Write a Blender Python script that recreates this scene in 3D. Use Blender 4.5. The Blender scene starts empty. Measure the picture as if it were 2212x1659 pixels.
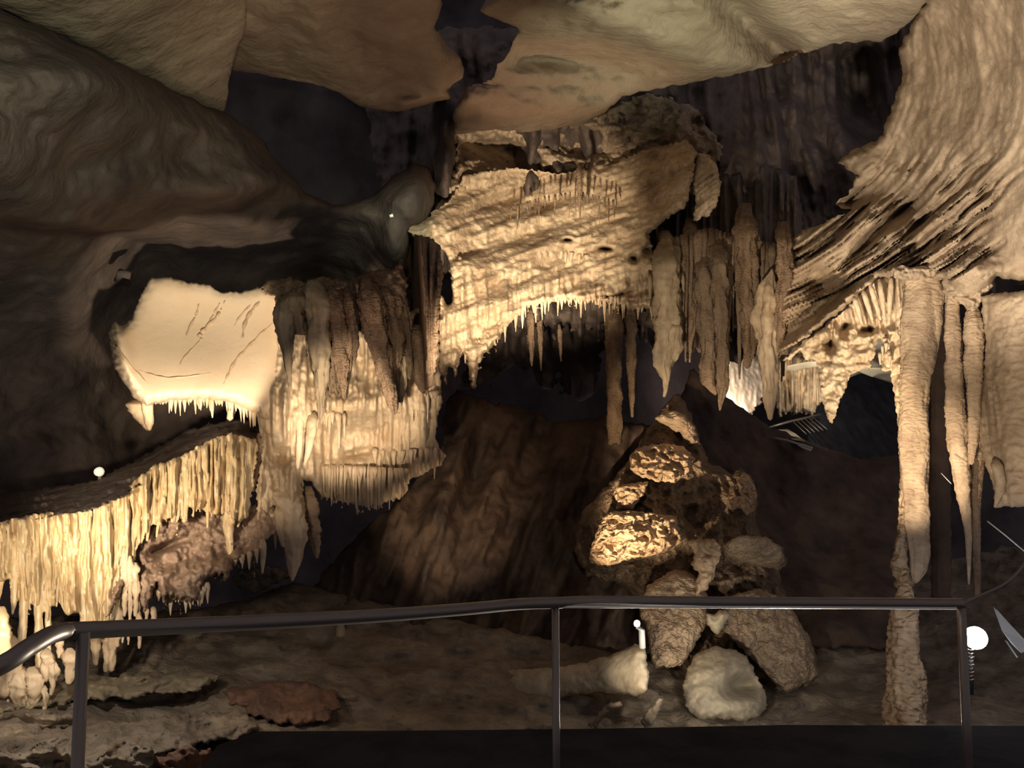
import bpy, math
import numpy as np
from mathutils import Vector, Matrix

# ------------------------------------------------------------------ basics
W, H, F = 2212.0, 1659.0, 1805.0
PITCH = math.radians(4.9)
CA, SA = math.cos(PITCH), math.sin(PITCH)
FLOOR_Z = -1.6
col = bpy.context.scene.collection

def P(px, py, Y):
    """Point of the cave seen along a sight line at depth Y (metres, camera at origin)."""
    px = np.asarray(px, float); py = np.asarray(py, float); Y = np.asarray(Y, float)
    u = (px - W / 2) / F; v = (H / 2 - py) / F
    dy = CA - v * SA; dz = SA + v * CA
    t = Y / dy
    return np.stack([u * t + 0 * Y, Y + 0 * t, dz * t], -1)

_rs = np.random.RandomState(7)
_perm = _rs.permutation(512)
_perm = np.concatenate([_perm, _perm, _perm])
_grad = _rs.normal(size=(512, 3)); _grad /= np.linalg.norm(_grad, axis=1)[:, None]

def noise(x, y, z=0.0):
    x, y, z = np.broadcast_arrays(np.asarray(x, float), np.asarray(y, float), np.asarray(z, float))
    xi = np.floor(x).astype(int); yi = np.floor(y).astype(int); zi = np.floor(z).astype(int)
    xf, yf, zf = x - xi, y - yi, z - zi
    f = lambda t: t * t * t * (t * (t * 6 - 15) + 10)
    u, v, w = f(xf), f(yf), f(zf)
    def g(i, j, k):
        h = _perm[(_perm[((xi + i) & 511)] + ((yi + j) & 511)) & 511]
        h = _perm[(h + ((zi + k) & 511)) & 511] & 511
        G = _grad[h]
        return G[..., 0] * (xf - i) + G[..., 1] * (yf - j) + G[..., 2] * (zf - k)
    L = lambda a, b, t: a + t * (b - a)
    return L(L(L(g(0,0,0), g(1,0,0), u), L(g(0,1,0), g(1,1,0), u), v),
             L(L(g(0,0,1), g(1,0,1), u), L(g(0,1,1), g(1,1,1), u), v), w) * 1.6

def fbm(x, y, z=0.0, o=4, gain=0.5):
    s, a, q = 0.0, 1.0, 1.0
    for i in range(o):
        s = s + a * noise(x * q + 17.3 * i, y * q + 5.1 * i, np.asarray(z) * q + 9.7 * i)
        a *= gain; q *= 2.03
    return s

def sstep(a, b, x):
    t = np.clip((x - a) / (b - a), 0, 1)
    return t * t * (3 - 2 * t)

def bump(X, Y, cx, cy, rx, ry, ang=0.0):
    c, s = math.cos(math.radians(ang)), math.sin(math.radians(ang))
    dx, dy = X - cx, Y - cy
    a = (dx * c + dy * s) / rx; b = (-dx * s + dy * c) / ry
    return np.exp(-(a * a + b * b))

def tps(pts):
    p = np.array(pts, float); n = len(p)
    xy = p[:, :2] / 500.0
    def U(r2): return np.where(r2 > 1e-12, r2 * np.log(r2 + 1e-12), 0.0)
    d = ((xy[:, None] - xy[None]) ** 2).sum(-1)
    A = np.zeros((n + 3, n + 3)); A[:n, :n] = U(d) + 1e-3 * np.eye(n)
    A[:n, n] = 1; A[:n, n + 1:] = xy; A[n, :n] = 1; A[n + 1:, :n] = xy.T
    s = np.linalg.lstsq(A, np.concatenate([p[:, 2], [0, 0, 0]]), rcond=None)[0]
    lo, hi = p[:, 2].min() - 1.5, p[:, 2].max() + 2.5
    def fn(X, Y):
        x, y = X / 500.0, Y / 500.0
        r = s[n] + s[n + 1] * x + s[n + 2] * y
        for i in range(n):
            r = r + s[i] * U((x - xy[i, 0]) ** 2 + (y - xy[i, 1]) ** 2)
        return np.clip(r, lo, hi)
    return fn

def sdf(poly, X, Y):
    """positive inside, in picture units"""
    p = np.array(poly, float); q = np.roll(p, -1, axis=0)
    d = np.full(X.shape, 1e18); ins = np.zeros(X.shape, bool)
    for (ax, ay), (bx, by) in zip(p, q):
        ex, ey = bx - ax, by - ay
        t = np.clip(((X - ax) * ex + (Y - ay) * ey) / (ex * ex + ey * ey + 1e-9), 0, 1)
        d = np.minimum(d, (X - ax - t * ex) ** 2 + (Y - ay - t * ey) ** 2)
        if ay != by:
            c = ((ay > Y) != (by > Y)) & (X < (bx - ax) * (Y - ay) / (by - ay) + ax)
            ins ^= c
    d = np.sqrt(d)
    return np.where(ins, d, -d)

def teeth(a, b, n, l0, l1, seed=0, skew=0.0):
    """ragged row of hanging points between a and b"""
    r = np.random.RandomState(seed); out = []
    for i in range(n):
        t0, t1 = (i + 0.08) / n, (i + 0.92) / n; tm = (t0 + t1) / 2 + r.uniform(-.2, .2) / n
        L = r.uniform(l0, l1) * (r.rand() ** .6)
        f = lambda t: (a[0] + (b[0] - a[0]) * t, a[1] + (b[1] - a[1]) * t)
        p0, p1, pm = f(t0), f(t1), f(tm)
        out += [p0, (pm[0] - 2 + skew, pm[1] + L), (pm[0] + 2 + skew, pm[1] + L), p1]
    return out

def smooth_poly(poly, it=1):
    for _ in range(it):
        out = []
        n = len(poly)
        for i in range(n):
            a, b = poly[i], poly[(i + 1) % n]
            out += [(a[0] * .75 + b[0] * .25, a[1] * .75 + b[1] * .25), (a[0] * .25 + b[0] * .75, a[1] * .25 + b[1] * .75)]
        poly = out
    return poly

def mesh_obj(name, V, Fc, mat, parent=None, smooth=True):
    me = bpy.data.meshes.new(name)
    me.from_pydata([tuple(v) for v in V], [], [tuple(f) for f in Fc])
    me.update()
    if smooth:
        me.polygons.foreach_set('use_smooth', [True] * len(me.polygons))
    o = bpy.data.objects.new(name, me)
    if mat is not None: me.materials.append(mat)
    col.objects.link(o)
    if parent is not None: o.parent = parent
    return o

def tag(o, label=None, cat=None, group=None, kind=None):
    if label: o['label'] = label
    if cat: o['category'] = cat
    if group: o['group'] = group
    if kind: o['kind'] = kind
    return o

def struct(o, label=None, cat=None):
    o['kind'] = 'structure'
    if label: o['label'] = label
    if cat: o['category'] = cat
    return o

def relief(name, outline, depth, mat, parent=None, step=4.0, rnd=30.0, thick=0.8, edge=(0, 30),
           rough=(), mod=None, edge_d=None, smooth=0, back_flat=False):
    """A solid rock body: traced outline, its own distance, rounded rim, real thickness.
    rough: list of (amplitude m, size m, vertical stretch, kind)"""
    if smooth: outline = smooth_poly(outline, smooth)
    p = np.array(outline, float)
    x0, y0 = p.min(0) - step * 3; x1, y1 = p.max(0) + step * 3
    xs = np.arange(x0, x1 + step, step); ys = np.arange(y0, y1 + step, step)
    X, Y = np.meshgrid(xs, ys)
    s = sdf(outline, X, Y)
    if edge[0]:
        s = s + edge[0] * fbm(X / edge[1], Y / edge[1], 3.3, 3)
    D = tps(depth)(X, Y) if isinstance(depth, list) else (depth(X, Y) if callable(depth) else np.full(X.shape, float(depth)))
    gy, gx = np.gradient(s, step)
    g2 = gx * gx + gy * gy + 1e-6
    ins = s > 0
    nb = np.zeros_like(ins); 
    pad = np.pad(ins, 1)
    for dy in (0, 1, 2):
        for dx in (0, 1, 2):
            nb |= pad[dy:dy + ins.shape[0], dx:dx + ins.shape[1]]
    rim = (~ins) & nb
    mx = np.clip(-s * gx / g2, -step * 1.2, step * 1.2); my = np.clip(-s * gy / g2, -step * 1.2, step * 1.2)
    X2 = np.where(rim, X + mx, X); Y2 = np.where(rim, Y + my, Y)
    sc = np.where(rim, 0, np.clip(s, 0, None))
    t = np.clip(sc / rnd, 0, 1); prof = np.sqrt(np.clip(1 - (1 - t) ** 2, 0, 1))
    ed = (rnd * float(np.median(D[ins])) / F) if edge_d is None else edge_d
    ed = min(ed, thick * 0.5)
    front = D + ed * (1 - prof)
    if mod is not None:
        front = front - mod(X2, Y2) * np.clip(prof, 0, 1)
    V = P(X2, Y2, front)
    if rough:
        for amp, size, st, kd in rough:
            wx, wy, wz = V[..., 0] / size, V[..., 1] / size, V[..., 2] / (size * st)
            if kd == 'n': n = fbm(wx, wy, wz, 4)
            elif kd == 'b': n = 0.55 - np.abs(fbm(wx, wy * 0.5, wz, 3)) * 1.6      # sharp ridges
            else: n = np.abs(fbm(wx, wy * 0.3, wz, 2)) * 1.8 - 0.5                 # rounded folds, sharp grooves
            front = front - amp * n * prof
        V = P(X2, Y2, front)
    back = D + ed + (thick - ed) * prof
    VB = P(X2, Y2, np.maximum(back, front + 0.002))
    use = ins | rim
    idx = -np.ones(X.shape, int); k = int(use.sum()); idx[use] = np.arange(k)
    idb = idx.copy(); kb = int(ins.sum()); idb[ins] = k + np.arange(kb)
    ok = use[:-1, :-1] & use[1:, :-1] & use[:-1, 1:] & use[1:, 1:]
    anyi = ins[:-1, :-1] | ins[1:, :-1] | ins[:-1, 1:] | ins[1:, 1:]
    ok &= anyi
    a, b, c, d = idx[:-1, :-1][ok], idx[1:, :-1][ok], idx[1:, 1:][ok], idx[:-1, 1:][ok]
    Fr = np.stack([a, b, c, d], 1)
    a, b, c, d = idb[:-1, :-1][ok], idb[1:, :-1][ok], idb[1:, 1:][ok], idb[:-1, 1:][ok]
    Bk = np.stack([a, d, c, b], 1)
    VV = np.concatenate([V[use], VB[ins]], 0)
    FF = np.concatenate([Fr, Bk], 0)
    me = bpy.data.meshes.new(name)
    me.vertices.add(len(VV)); me.vertices.foreach_set('co', VV.ravel())
    me.loops.add(FF.size); me.loops.foreach_set('vertex_index', FF.ravel().astype(np.int32))
    me.polygons.add(len(FF)); me.polygons.foreach_set('loop_start', np.arange(0, FF.size, 4, dtype=np.int32))
    try: me.polygons.foreach_set('loop_total', np.full(len(FF), 4, dtype=np.int32))
    except Exception: pass
    me.update(calc_edges=True); me.validate()
    me.polygons.foreach_set('use_smooth', [True] * len(me.polygons))
    me.materials.append(mat)
    o = bpy.data.objects.new(name, me); col.objects.link(o)
    if parent is not None: o.parent = parent
    return o

def stal(name, pts, Y, mat, parent=None, seed=0, rib=0.03, rough=0.10, flat=0.85, seg=14, n=None, fold=0.0, sink=1.0):
    """hanging or standing dripstone; pts = [(px, py, full width px)], Y = depth or (top, end)"""
    p = np.array(pts, float)
    L = np.concatenate([[0], np.cumsum(np.hypot(np.diff(p[:, 0]), np.diff(p[:, 1])))])
    if n is None: n = int(np.clip(L[-1] / 4, 10, 160))
    t = np.linspace(0, L[-1], n)
    px = np.interp(t, L, p[:, 0]); py = np.interp(t, L, p[:, 1]); w = np.interp(t, L, p[:, 2])
    u = t / L[-1]
    if callable(Y): Ys = Y(px, py)
    else: Ys = np.interp(u, [0, 1], Y) if isinstance(Y, (tuple, list)) else np.full(n, float(Y))
    r = w * 0.5 * Ys / F
    if sink and p[-1, 1] > p[0, 1]:
        k = np.clip(1 - u / .22, 0, 1) ** 2
        Ys = Ys + k * r[0] * 1.6 * sink; r = r * (1 - .55 * k * min(1, sink))
    C = P(px, py, Ys)
    th = np.linspace(0, 2 * np.pi, seg, endpoint=False)
    V = []
    rng = np.random.RandomState(seed)
    for i in range(n):
        rr = r[i] * (1 + rib * math.sin(t[i] * (0.9 + 0.3 * math.sin(t[i] * .05 + seed)) + seed) )
        nn = fbm(np.cos(th) * 1.3 + seed * 3.1, np.sin(th) * 1.3, u[i] * L[-1] / max(w.max(), 8) * 1.1 + seed, 3)
        ff = np.abs(noise(np.cos(th) * 2.6 + seed, np.sin(th) * 2.6, u[i] * 1.2 + seed)) * fold
        n4 = noise(np.cos(th) * 4.5 + seed, np.sin(th) * 4.5, t[i] * .11 + seed * 2.2) + .6 * noise(np.cos(th) * 9 + seed, np.sin(th) * 9, t[i] * .3)
        R = rr * (1 + rough * nn * 2 - ff + rough * .55 * n4)
        V += [(C[i, 0] + math.cos(a) * q, C[i, 1] + math.sin(a) * q * flat, C[i, 2]) for a, q in zip(th, R)]
    Fc = []
    for i in range(n - 1):
        for j in range(seg):
            k = (j + 1) % seg
            Fc.append((i * seg + j, (i + 1) * seg + j, (i + 1) * seg + k, i * seg + k))
    Fc.append(tuple(range(seg))); 
    V.append((C[-1, 0], C[-1, 1], C[-1, 2] + (-1 if C[-1, 2] < C[0, 2] else 1) * r[-1] * .8)); e = len(V) - 1
    for j in range(seg): Fc.append(((n - 1) * seg + j, e, (n - 1) * seg + (j + 1) % seg))
    return mesh_obj(name, V, Fc, mat, parent)

def fringe(parent, line, n, l0, l1, w0, w1, Y, mat, seed=0, name='stalactite', up=8, lean=0):
    r = np.random.RandomState(seed); p = np.array(line, float)
    L = np.concatenate([[0], np.cumsum(np.hypot(np.diff(p[:, 0]), np.diff(p[:, 1])))])
    for i in range(n):
        t = (i + r.uniform(.15, .85)) / n * L[-1]
        x, y = np.interp(t, L, p[:, 0]), np.interp(t, L, p[:, 1])
        ln = l0 + (l1 - l0) * r.rand() ** 1.6; w = w0 + (w1 - w0) * r.rand()
        YY = Y(x, y) if callable(Y) else Y
        YY = float(np.asarray(YY).ravel()[0]) + r.uniform(-.04, .04)
        dx = r.uniform(-2, 2) + lean
        stal(name, [(x, y - up, w * 1.3), (x, y, w), (x + dx * .5, y + ln * .5, w * .6), (x + dx, y + ln, w * .18)],
             YY, mat, parent, seed=seed * 31 + i, seg=8, n=9, rough=.12)

def tube(name, pts3, r, mat, parent=None, seg=12, closed_ends=True):
    pts3 = [Vector(q) for q in pts3]
    V, Fc = [], []; n = len(pts3)
    for i, q in enumerate(pts3):
        d = (pts3[min(i + 1, n - 1)] - pts3[max(i - 1, 0)]).normalized()
        a = d.cross(Vector((0, 0, 1)) if abs(d.z) < .9 else Vector((0, 1, 0))).normalized(); b = d.cross(a)
        rr = r[i] if isinstance(r, (list, tuple)) else r
        for j in range(seg):
            th = 2 * math.pi * j / seg
            V.append(q + (a * math.cos(th) + b * math.sin(th)) * rr)
    for i in range(n - 1):
        for j in range(seg):
            k = (j + 1) % seg
            Fc.append((i * seg + j, i * seg + k, (i + 1) * seg + k, (i + 1) * seg + j))
    Fc.append(tuple(range(seg))[::-1]); Fc.append(tuple((n - 1) * seg + j for j in range(seg)))
    return mesh_obj(name, V, Fc, mat, parent)

def empty(name, loc):
    o = bpy.data.objects.new(name, None); col.objects.link(o); o.location = loc; return o

def under(parent, o):
    o.parent = parent; o.matrix_parent_inverse = Matrix.Translation(-Vector(parent.location)); return o

# ------------------------------------------------------------------ materials
def rock(name, c1, c2, c3=None, size=0.5, stretch=1.0, bscale=14.0, bstr=0.5, bdist=0.03, rough=0.75, spec=0.25,
         pop=0.0, pscale=22.0, streak=0.0, coat=0.0, dirt=0.0):
    m = bpy.data.materials.new(name); m.use_nodes = True
    nt = m.node_tree; N = nt.nodes; Lk = nt.links
    b = N['Principled BSDF']; b.inputs['Roughness'].default_value = rough
    b.inputs['Specular IOR Level'].default_value = spec
    if coat:
        b.inputs['Coat Weight'].default_value = coat; b.inputs['Coat Roughness'].default_value = .25
    g = N.new('ShaderNodeNewGeometry')
    mp = N.new('ShaderNodeMapping'); mp.inputs['Scale'].default_value = (1, 1, 1 / stretch)
    Lk.new(g.outputs['Position'], mp.inputs['Vector'])
    n1 = N.new('ShaderNodeTexNoise'); n1.inputs['Scale'].default_value = 1 / size; n1.inputs['Detail'].default_value = 8
    n1.inputs['Roughness'].default_value = .62
    Lk.new(mp.outputs[0], n1.inputs['Vector'])
    cr = N.new('ShaderNodeValToRGB'); e = cr.color_ramp.elements
    e[0].position = .34; e[0].color = (*c2, 1); e[1].position = .58; e[1].color = (*c1, 1)
    if c3: x = e.new(.78); x.color = (*c3, 1)
    Lk.new(n1.outputs[0], cr.inputs[0])
    out = cr.outputs[0]
    if streak:
        ms = N.new('ShaderNodeMapping'); ms.inputs['Scale'].default_value = (9, 9, .8)
        Lk.new(g.outputs['Position'], ms.inputs['Vector'])
        n2 = N.new('ShaderNodeTexNoise'); n2.inputs['Scale'].default_value = 1.6; n2.inputs['Detail'].default_value = 6
        Lk.new(ms.outputs[0], n2.inputs['Vector'])
        r2 = N.new('ShaderNodeMapRange'); r2.inputs[1].default_value = .45; r2.inputs[2].default_value = .68
        r2.inputs[3].default_value = 0; r2.inputs[4].default_value = streak
        Lk.new(n2.outputs[0], r2.inputs[0])
        mx = N.new('ShaderNodeMix'); mx.data_type = 'RGBA'; Lk.new(r2.outputs[0], mx.inputs[0])
        Lk.new(out, mx.inputs[6]); mx.inputs[7].default_value = (*[q * .5 for q in c2], 1)
        out = mx.outputs[2]
    if dirt:
        n3 = N.new('ShaderNodeTexNoise'); n3.inputs['Scale'].default_value = 7; n3.inputs['Detail'].default_value = 9; n3.inputs['Roughness'].default_value = .7
        Lk.new(g.outputs['Position'], n3.inputs['Vector'])
        r3 = N.new('ShaderNodeMapRange'); r3.inputs[1].default_value = .54; r3.inputs[2].default_value = .66
        r3.inputs[3].default_value = 0; r3.inputs[4].default_value = dirt
        Lk.new(n3.outputs[0], r3.inputs[0])
        m3 = N.new('ShaderNodeMix'); m3.data_type = 'RGBA'; Lk.new(r3.outputs[0], m3.inputs[0])
        Lk.new(out, m3.inputs[6]); m3.inputs[7].default_value = (*[q * .45 for q in c2], 1)
        out = m3.outputs[2]
    Lk.new(out, b.inputs['Base Color'])
    nb = N.new('ShaderNodeTexNoise'); nb.inputs['Scale'].default_value = bscale; nb.inputs['Detail'].default_value = 7
    nb.inputs['Roughness'].default_value = .6
    Lk.new(mp.outputs[0], nb.inputs['Vector'])
    bp = N.new('ShaderNodeBump'); bp.inputs['Strength'].default_value = bstr; bp.inputs['Distance'].default_value = bdist
    Lk.new(nb.outputs[0], bp.inputs['Height'])
    last = bp
    if pop:
        v = N.new('ShaderNodeTexVoronoi'); v.inputs['Scale'].default_value = pscale; v.feature = 'SMOOTH_F1'
        mv = N.new('ShaderNodeMapping'); mv.inputs['Scale'].default_value = (.8, .8, 1.5)
        Lk.new(g.outputs['Position'], mv.inputs['Vector'])
        nd = N.new('ShaderNodeTexNoise'); nd.inputs['Scale'].default_value = 6
        Lk.new(mv.outputs[0], nd.inputs['Vector'])
        ad = N.new('ShaderNodeVectorMath'); ad.operation = 'MULTIPLY_ADD'
        Lk.new(nd.outputs['Color'], ad.inputs[0]); ad.inputs[1].default_value = (.18, .18, .18); Lk.new(mv.outputs[0], ad.inputs[2])
        Lk.new(ad.outputs[0], v.inputs['Vector'])
        inv = N.new('ShaderNodeMath'); inv.operation = 'SUBTRACT'; inv.inputs[0].default_value = 1
        Lk.new(v.outputs['Distance'], inv.inputs[1])
        b2 = N.new('ShaderNodeBump'); b2.inputs['Strength'].default_value = pop; b2.inputs['Distance'].default_value = 1.0 / pscale
        Lk.new(inv.outputs[0], b2.inputs['Height']); Lk.new(bp.outputs[0], b2.inputs['Normal'])
        last = b2
    Lk.new(last.outputs[0], b.inputs['Normal'])
    return m

def plain(name, c, rough=.4, metal=0.0, emit=None, es=0.0, spec=.5):
    m = bpy.data.materials.new(name); m.use_nodes = True; b = m.node_tree.nodes['Principled BSDF']
    nt = m.node_tree
    n = nt.nodes.new('ShaderNodeTexNoise'); n.inputs['Scale'].default_value = 30
    mx = nt.nodes.new('ShaderNodeMix'); mx.data_type = 'RGBA'; mx.inputs[6].default_value = (*[q * .85 for q in c], 1)
    mx.inputs[7].default_value = (*[min(1, q * 1.1) for q in c], 1)
    nt.links.new(n.outputs[0], mx.inputs[0]); nt.links.new(mx.outputs[2], b.inputs['Base Color'])
    b.inputs['Roughness'].default_value = rough; b.inputs['Metallic'].default_value = metal
    b.inputs['Specular IOR Level'].default_value = spec
    if emit: b.inputs['Emission Color'].default_value = (*emit, 1); b.inputs['Emission Strength'].default_value = es
    return m

M = {}
M['cream'] = rock('cream_flowstone', (.70, .56, .40), (.50, .37, .24), (.78, .66, .50), size=.45, stretch=1.6, bscale=16, bstr=.6, bdist=.02, rough=.5, spec=.4, streak=.25, dirt=.45)
M['panel'] = rock('smooth_flowstone', (.74, .60, .44), (.66, .50, .35), (.78, .65, .48), size=.9, bscale=9, bstr=.25, bdist=.02, rough=.6)
M['curtain'] = rock('curtain_flowstone', (.74, .60, .38), (.62, .44, .24), (.82, .70, .50), size=.35, stretch=5, bscale=18, bstr=.6, bdist=.02, rough=.33, spec=.7, streak=.3, dirt=.2)
M['arch'] = rock('arch_flowstone', (.66, .52, .36), (.40, .29, .19), (.72, .60, .44), size=.5, stretch=.7, bscale=11, bstr=.7, bdist=.04, rough=.75, streak=.4, dirt=.5)
M['brown'] = rock('brown_shaded_dripstone', (.30, .21, .14), (.16, .105, .07), (.38, .27, .18), size=.12, stretch=2.5, bscale=30, bstr=.7, bdist=.02, rough=.7, pop=.6, pscale=40)  # brown stone, made darker still to stand for its unlit front
M['olive'] = rock('olive_shaded_dripstone', (.40, .32, .22), (.24, .18, .12), (.50, .42, .30), size=.25, stretch=3, bscale=20, bstr=.7, bdist=.02, rough=.6, dirt=.5, streak=.3)  # olive stone, part of its darkness standing for missing light
M['olive2'] = rock('mottled_brown_shaded_dripstone', (.24, .175, .12), (.12, .085, .058), (.33, .255, .175), size=.2, stretch=4, bscale=26, bstr=.6, bdist=.02, rough=.7, pop=.4, pscale=36)  # mottled brown, lowered further so the drapery looks unlit
M['ceil'] = rock('ceiling_limestone', (.42, .34, .25), (.32, .24, .18), (.46, .39, .29), size=1.2, bscale=4, bstr=.7, bdist=.1, rough=.9, dirt=.15)
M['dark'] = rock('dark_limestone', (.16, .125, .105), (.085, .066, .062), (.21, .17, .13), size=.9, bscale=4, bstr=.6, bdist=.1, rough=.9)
M['drape'] = rock('draped_flowstone', (.44, .34, .24), (.26, .19, .13), (.54, .43, .31), size=.4, bscale=16, bstr=.6, bdist=.02, rough=.75, dirt=.35)
M['pop'] = rock('knobbly_cave_coral', (.52, .38, .25), (.30, .20, .12), (.62, .47, .32), size=.25, bscale=25, bstr=.5, bdist=.02, rough=.6, pop=1.0, pscale=17)
M['fine'] = rock('fine_grained_rock', (.46, .35, .24), (.28, .20, .14), (.55, .43, .30), size=.3, bscale=28, bstr=.6, bdist=.02, rough=.7, pop=.8, pscale=36)
M['column'] = rock('column_stone', (.50, .375, .255), (.34, .24, .16), (.60, .47, .33), size=.22, bscale=24, bstr=.5, bdist=.02, rough=.65, pop=.35, pscale=26, dirt=.5)
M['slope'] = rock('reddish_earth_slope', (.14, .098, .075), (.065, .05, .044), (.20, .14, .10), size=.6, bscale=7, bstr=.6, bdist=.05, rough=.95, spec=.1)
M['floor'] = rock('grey_floor_rock', (.26, .21, .16), (.12, .095, .075), (.36, .31, .22), size=.4, bscale=10, bstr=.9, bdist=.06, rough=.85)
M['red'] = rock('red_brown_rock', (.21, .12, .085), (.11, .065, .05), (.28, .17, .11), size=.3, bscale=12, bstr=.7, bdist=.04, rough=.85)
M['green'] = rock('greenish_rock', (.30, .25, .17), (.15, .12, .09), (.38, .36, .21), size=.25, bscale=12, bstr=.7, bdist=.04, rough=.85)  # brown rock with a slightly greener light tone
M['mound'] = rock('shadow_darkened_mound_rock', (.32, .23, .155), (.17, .12, .08), (.42, .31, .21), size=.3, bscale=24, bstr=.7, bdist=.03, rough=.75, pop=.7, pscale=26, dirt=.4)  # mound colour lowered to stand for the shadow on its body
M['pinkflow'] = rock('pinkish_flowstone', (.40, .29, .22), (.26, .18, .135), (.52, .40, .31), size=.3, bscale=18, bstr=.6, bdist=.02, rough=.6, dirt=.5)
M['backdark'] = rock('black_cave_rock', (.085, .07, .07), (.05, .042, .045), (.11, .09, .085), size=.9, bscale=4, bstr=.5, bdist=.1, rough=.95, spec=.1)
M['strip'] = plain('painted_rail_glint', (.8, .78, .72), rough=.5, metal=.1)  # pale colour painting in the lamp highlight under the rail
M['vein'] = rock('brown_vein_stone', (.50, .38, .26), (.38, .27, .18), size=.1, bscale=20, bstr=.4, bdist=.01)
M['plate'] = rock('dull_pale_rock', (.44, .38, .28), (.30, .25, .18), (.52, .46, .35), size=.3, bscale=9, bstr=.5, bdist=.03, rough=.8, dirt=.25)
M['pale'] = rock('pale_smooth_rock', (.60, .53, .40), (.50, .43, .31), (.66, .60, .46), size=.5, bscale=7, bstr=.3, bdist=.02, rough=.7)
M['black'] = rock('concrete_and_recess_black', (.035, .035, .04), (.02, .02, .024), size=.3, bscale=20, bstr=.3, bdist=.01, rough=.95, spec=.05)
M['steel'] = plain('brushed_steel', (.20, .17, .145), rough=.4, metal=.55)
M['grey'] = plain('grey_metal', (.5, .5, .5), rough=.5, metal=.2)
M['lampglass'] = plain('lamp_glass', (.9, .9, .9), emit=(.85, .9, 1.0), es=60)
M['lampwarm'] = plain('warm_lamp_glass', (.9, .9, .8), emit=(1.0, .92, .8), es=1.4)
M['lampdim'] = plain('dim_lamp_glass', (.9, .9, .8), emit=(1.0, .9, .7), es=.35)

#SCENE
# ------------------------------------------------------------------ the cavern shell
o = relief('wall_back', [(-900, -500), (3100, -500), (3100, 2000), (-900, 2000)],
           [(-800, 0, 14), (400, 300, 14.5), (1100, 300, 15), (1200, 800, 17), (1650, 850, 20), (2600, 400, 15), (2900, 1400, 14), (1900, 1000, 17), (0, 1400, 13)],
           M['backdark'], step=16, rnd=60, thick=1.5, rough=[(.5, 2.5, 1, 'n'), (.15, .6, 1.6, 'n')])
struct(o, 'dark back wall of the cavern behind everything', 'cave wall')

# big smooth rock mass, upper left
def a_mod(X, Y):
    z = -1.1 * sstep(-1, 1, (Y - (487 + (X - 100) * .10 + 6 * noise(X / 60, 3.3))) / 11) * (1 - sstep(200, 420, X))
    z -= 2.0 * sstep(400, 590, Y + 14 * fbm(X / 90, Y / 60, 4.1, 2)) * sstep(150, 380, X) * (1 - bump(X, Y, 880, 520, 90, 110))
    z += .25 * fbm(X / 260, Y / 160, 2.2, 3) + .35 * bump(X, Y, 885, 440, 80, 130, 20)
    z += .35 * bump(X, Y, 180, 170, 150, 90, 25) - .4 * bump(X, Y, 590, 440, 70, 40) - .25 * bump(X, Y, 400, 330, 60, 40)
    return z
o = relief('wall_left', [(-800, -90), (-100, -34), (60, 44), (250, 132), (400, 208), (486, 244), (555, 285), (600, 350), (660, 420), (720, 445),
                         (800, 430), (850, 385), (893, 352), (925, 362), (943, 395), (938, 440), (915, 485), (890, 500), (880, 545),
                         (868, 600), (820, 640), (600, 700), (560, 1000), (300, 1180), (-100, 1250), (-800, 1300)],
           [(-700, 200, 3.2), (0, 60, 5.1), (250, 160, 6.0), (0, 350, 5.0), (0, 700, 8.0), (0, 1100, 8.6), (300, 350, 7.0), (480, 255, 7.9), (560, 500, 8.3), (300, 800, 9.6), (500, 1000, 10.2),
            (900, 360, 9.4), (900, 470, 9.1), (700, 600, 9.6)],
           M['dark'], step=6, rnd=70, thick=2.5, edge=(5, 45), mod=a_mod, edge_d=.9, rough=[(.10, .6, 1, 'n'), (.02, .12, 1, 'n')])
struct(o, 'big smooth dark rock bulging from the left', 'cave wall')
# ceiling slabs
o = relief('ceiling', [(-800, -420), (525, -420), (534, 20), (530, 70), (502, 130), (494, 175), (486, 247), (400, 212), (250, 134), (60, 46), (-100, -30), (-800, -90)],
           [(-600, -300, 3.5), (60, 40, 5.9), (250, 130, 7.0), (480, 240, 8.6), (520, -300, 4.5), (530, 30, 7.4)], M['ceil'], step=7, rnd=30, thick=2, edge=(4, 40),
           rough=[(.12, 1.2, 1, 'n')])
struct(o, 'flat ceiling slab over the left rock mass', 'cave ceiling')
def b_mod(X, Y):
    return .5 * bump(X, Y, 960, 160, 50, 60) + .22 * fbm(X / 140, Y / 100, 5.1, 3) + .25 * sstep(200, 225, Y + (X - 900) * .12) * sstep(840, 880, X)
o = relief('ceiling', [(470, -420), (490, 0), (480, 80), (480, 128), (488, 150), (560, 160), (620, 172), (700, 186), (735, 200), (775, 228), (830, 240), (865, 240), (930, 222), (972, 212), (968, 192),
                       (1000, 170), (1004, 148), (990, 118), (968, 100), (940, 60), (955, 10), (945, -30), (930, -420)],
           [(530, -400, 4.7), (930, -400, 4.7), (530, 30, 7.7), (500, 150, 9.1), (700, 190, 9.2), (860, 240, 9.8), (1000, 150, 9.2), (950, 20, 7.4)], M['ceil'],
           step=5, rnd=26, thick=1.6, edge=(3, 30), mod=b_mod, rough=[(.08, .8, 1, 'n')])
struct(o, 'brown ceiling slab hanging in the middle', 'cave ceiling')
def c_mod(X, Y):
    z = -1.0 * bump(X, Y, 1615, 45, 170, 40, 42) + .5 * bump(X, Y, 1420, 90, 300, 45, 24) + .35 * bump(X, Y, 1180, 20, 170, 40, 5)
    z += .4 * bump(X, Y, 1150, 235, 160, 40, 3) + .12 * fbm(X / 90, Y / 50, 1.1, 4) - .6 * bump(X, Y, 1230, 128, 210, 34, 6)
    return z
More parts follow.
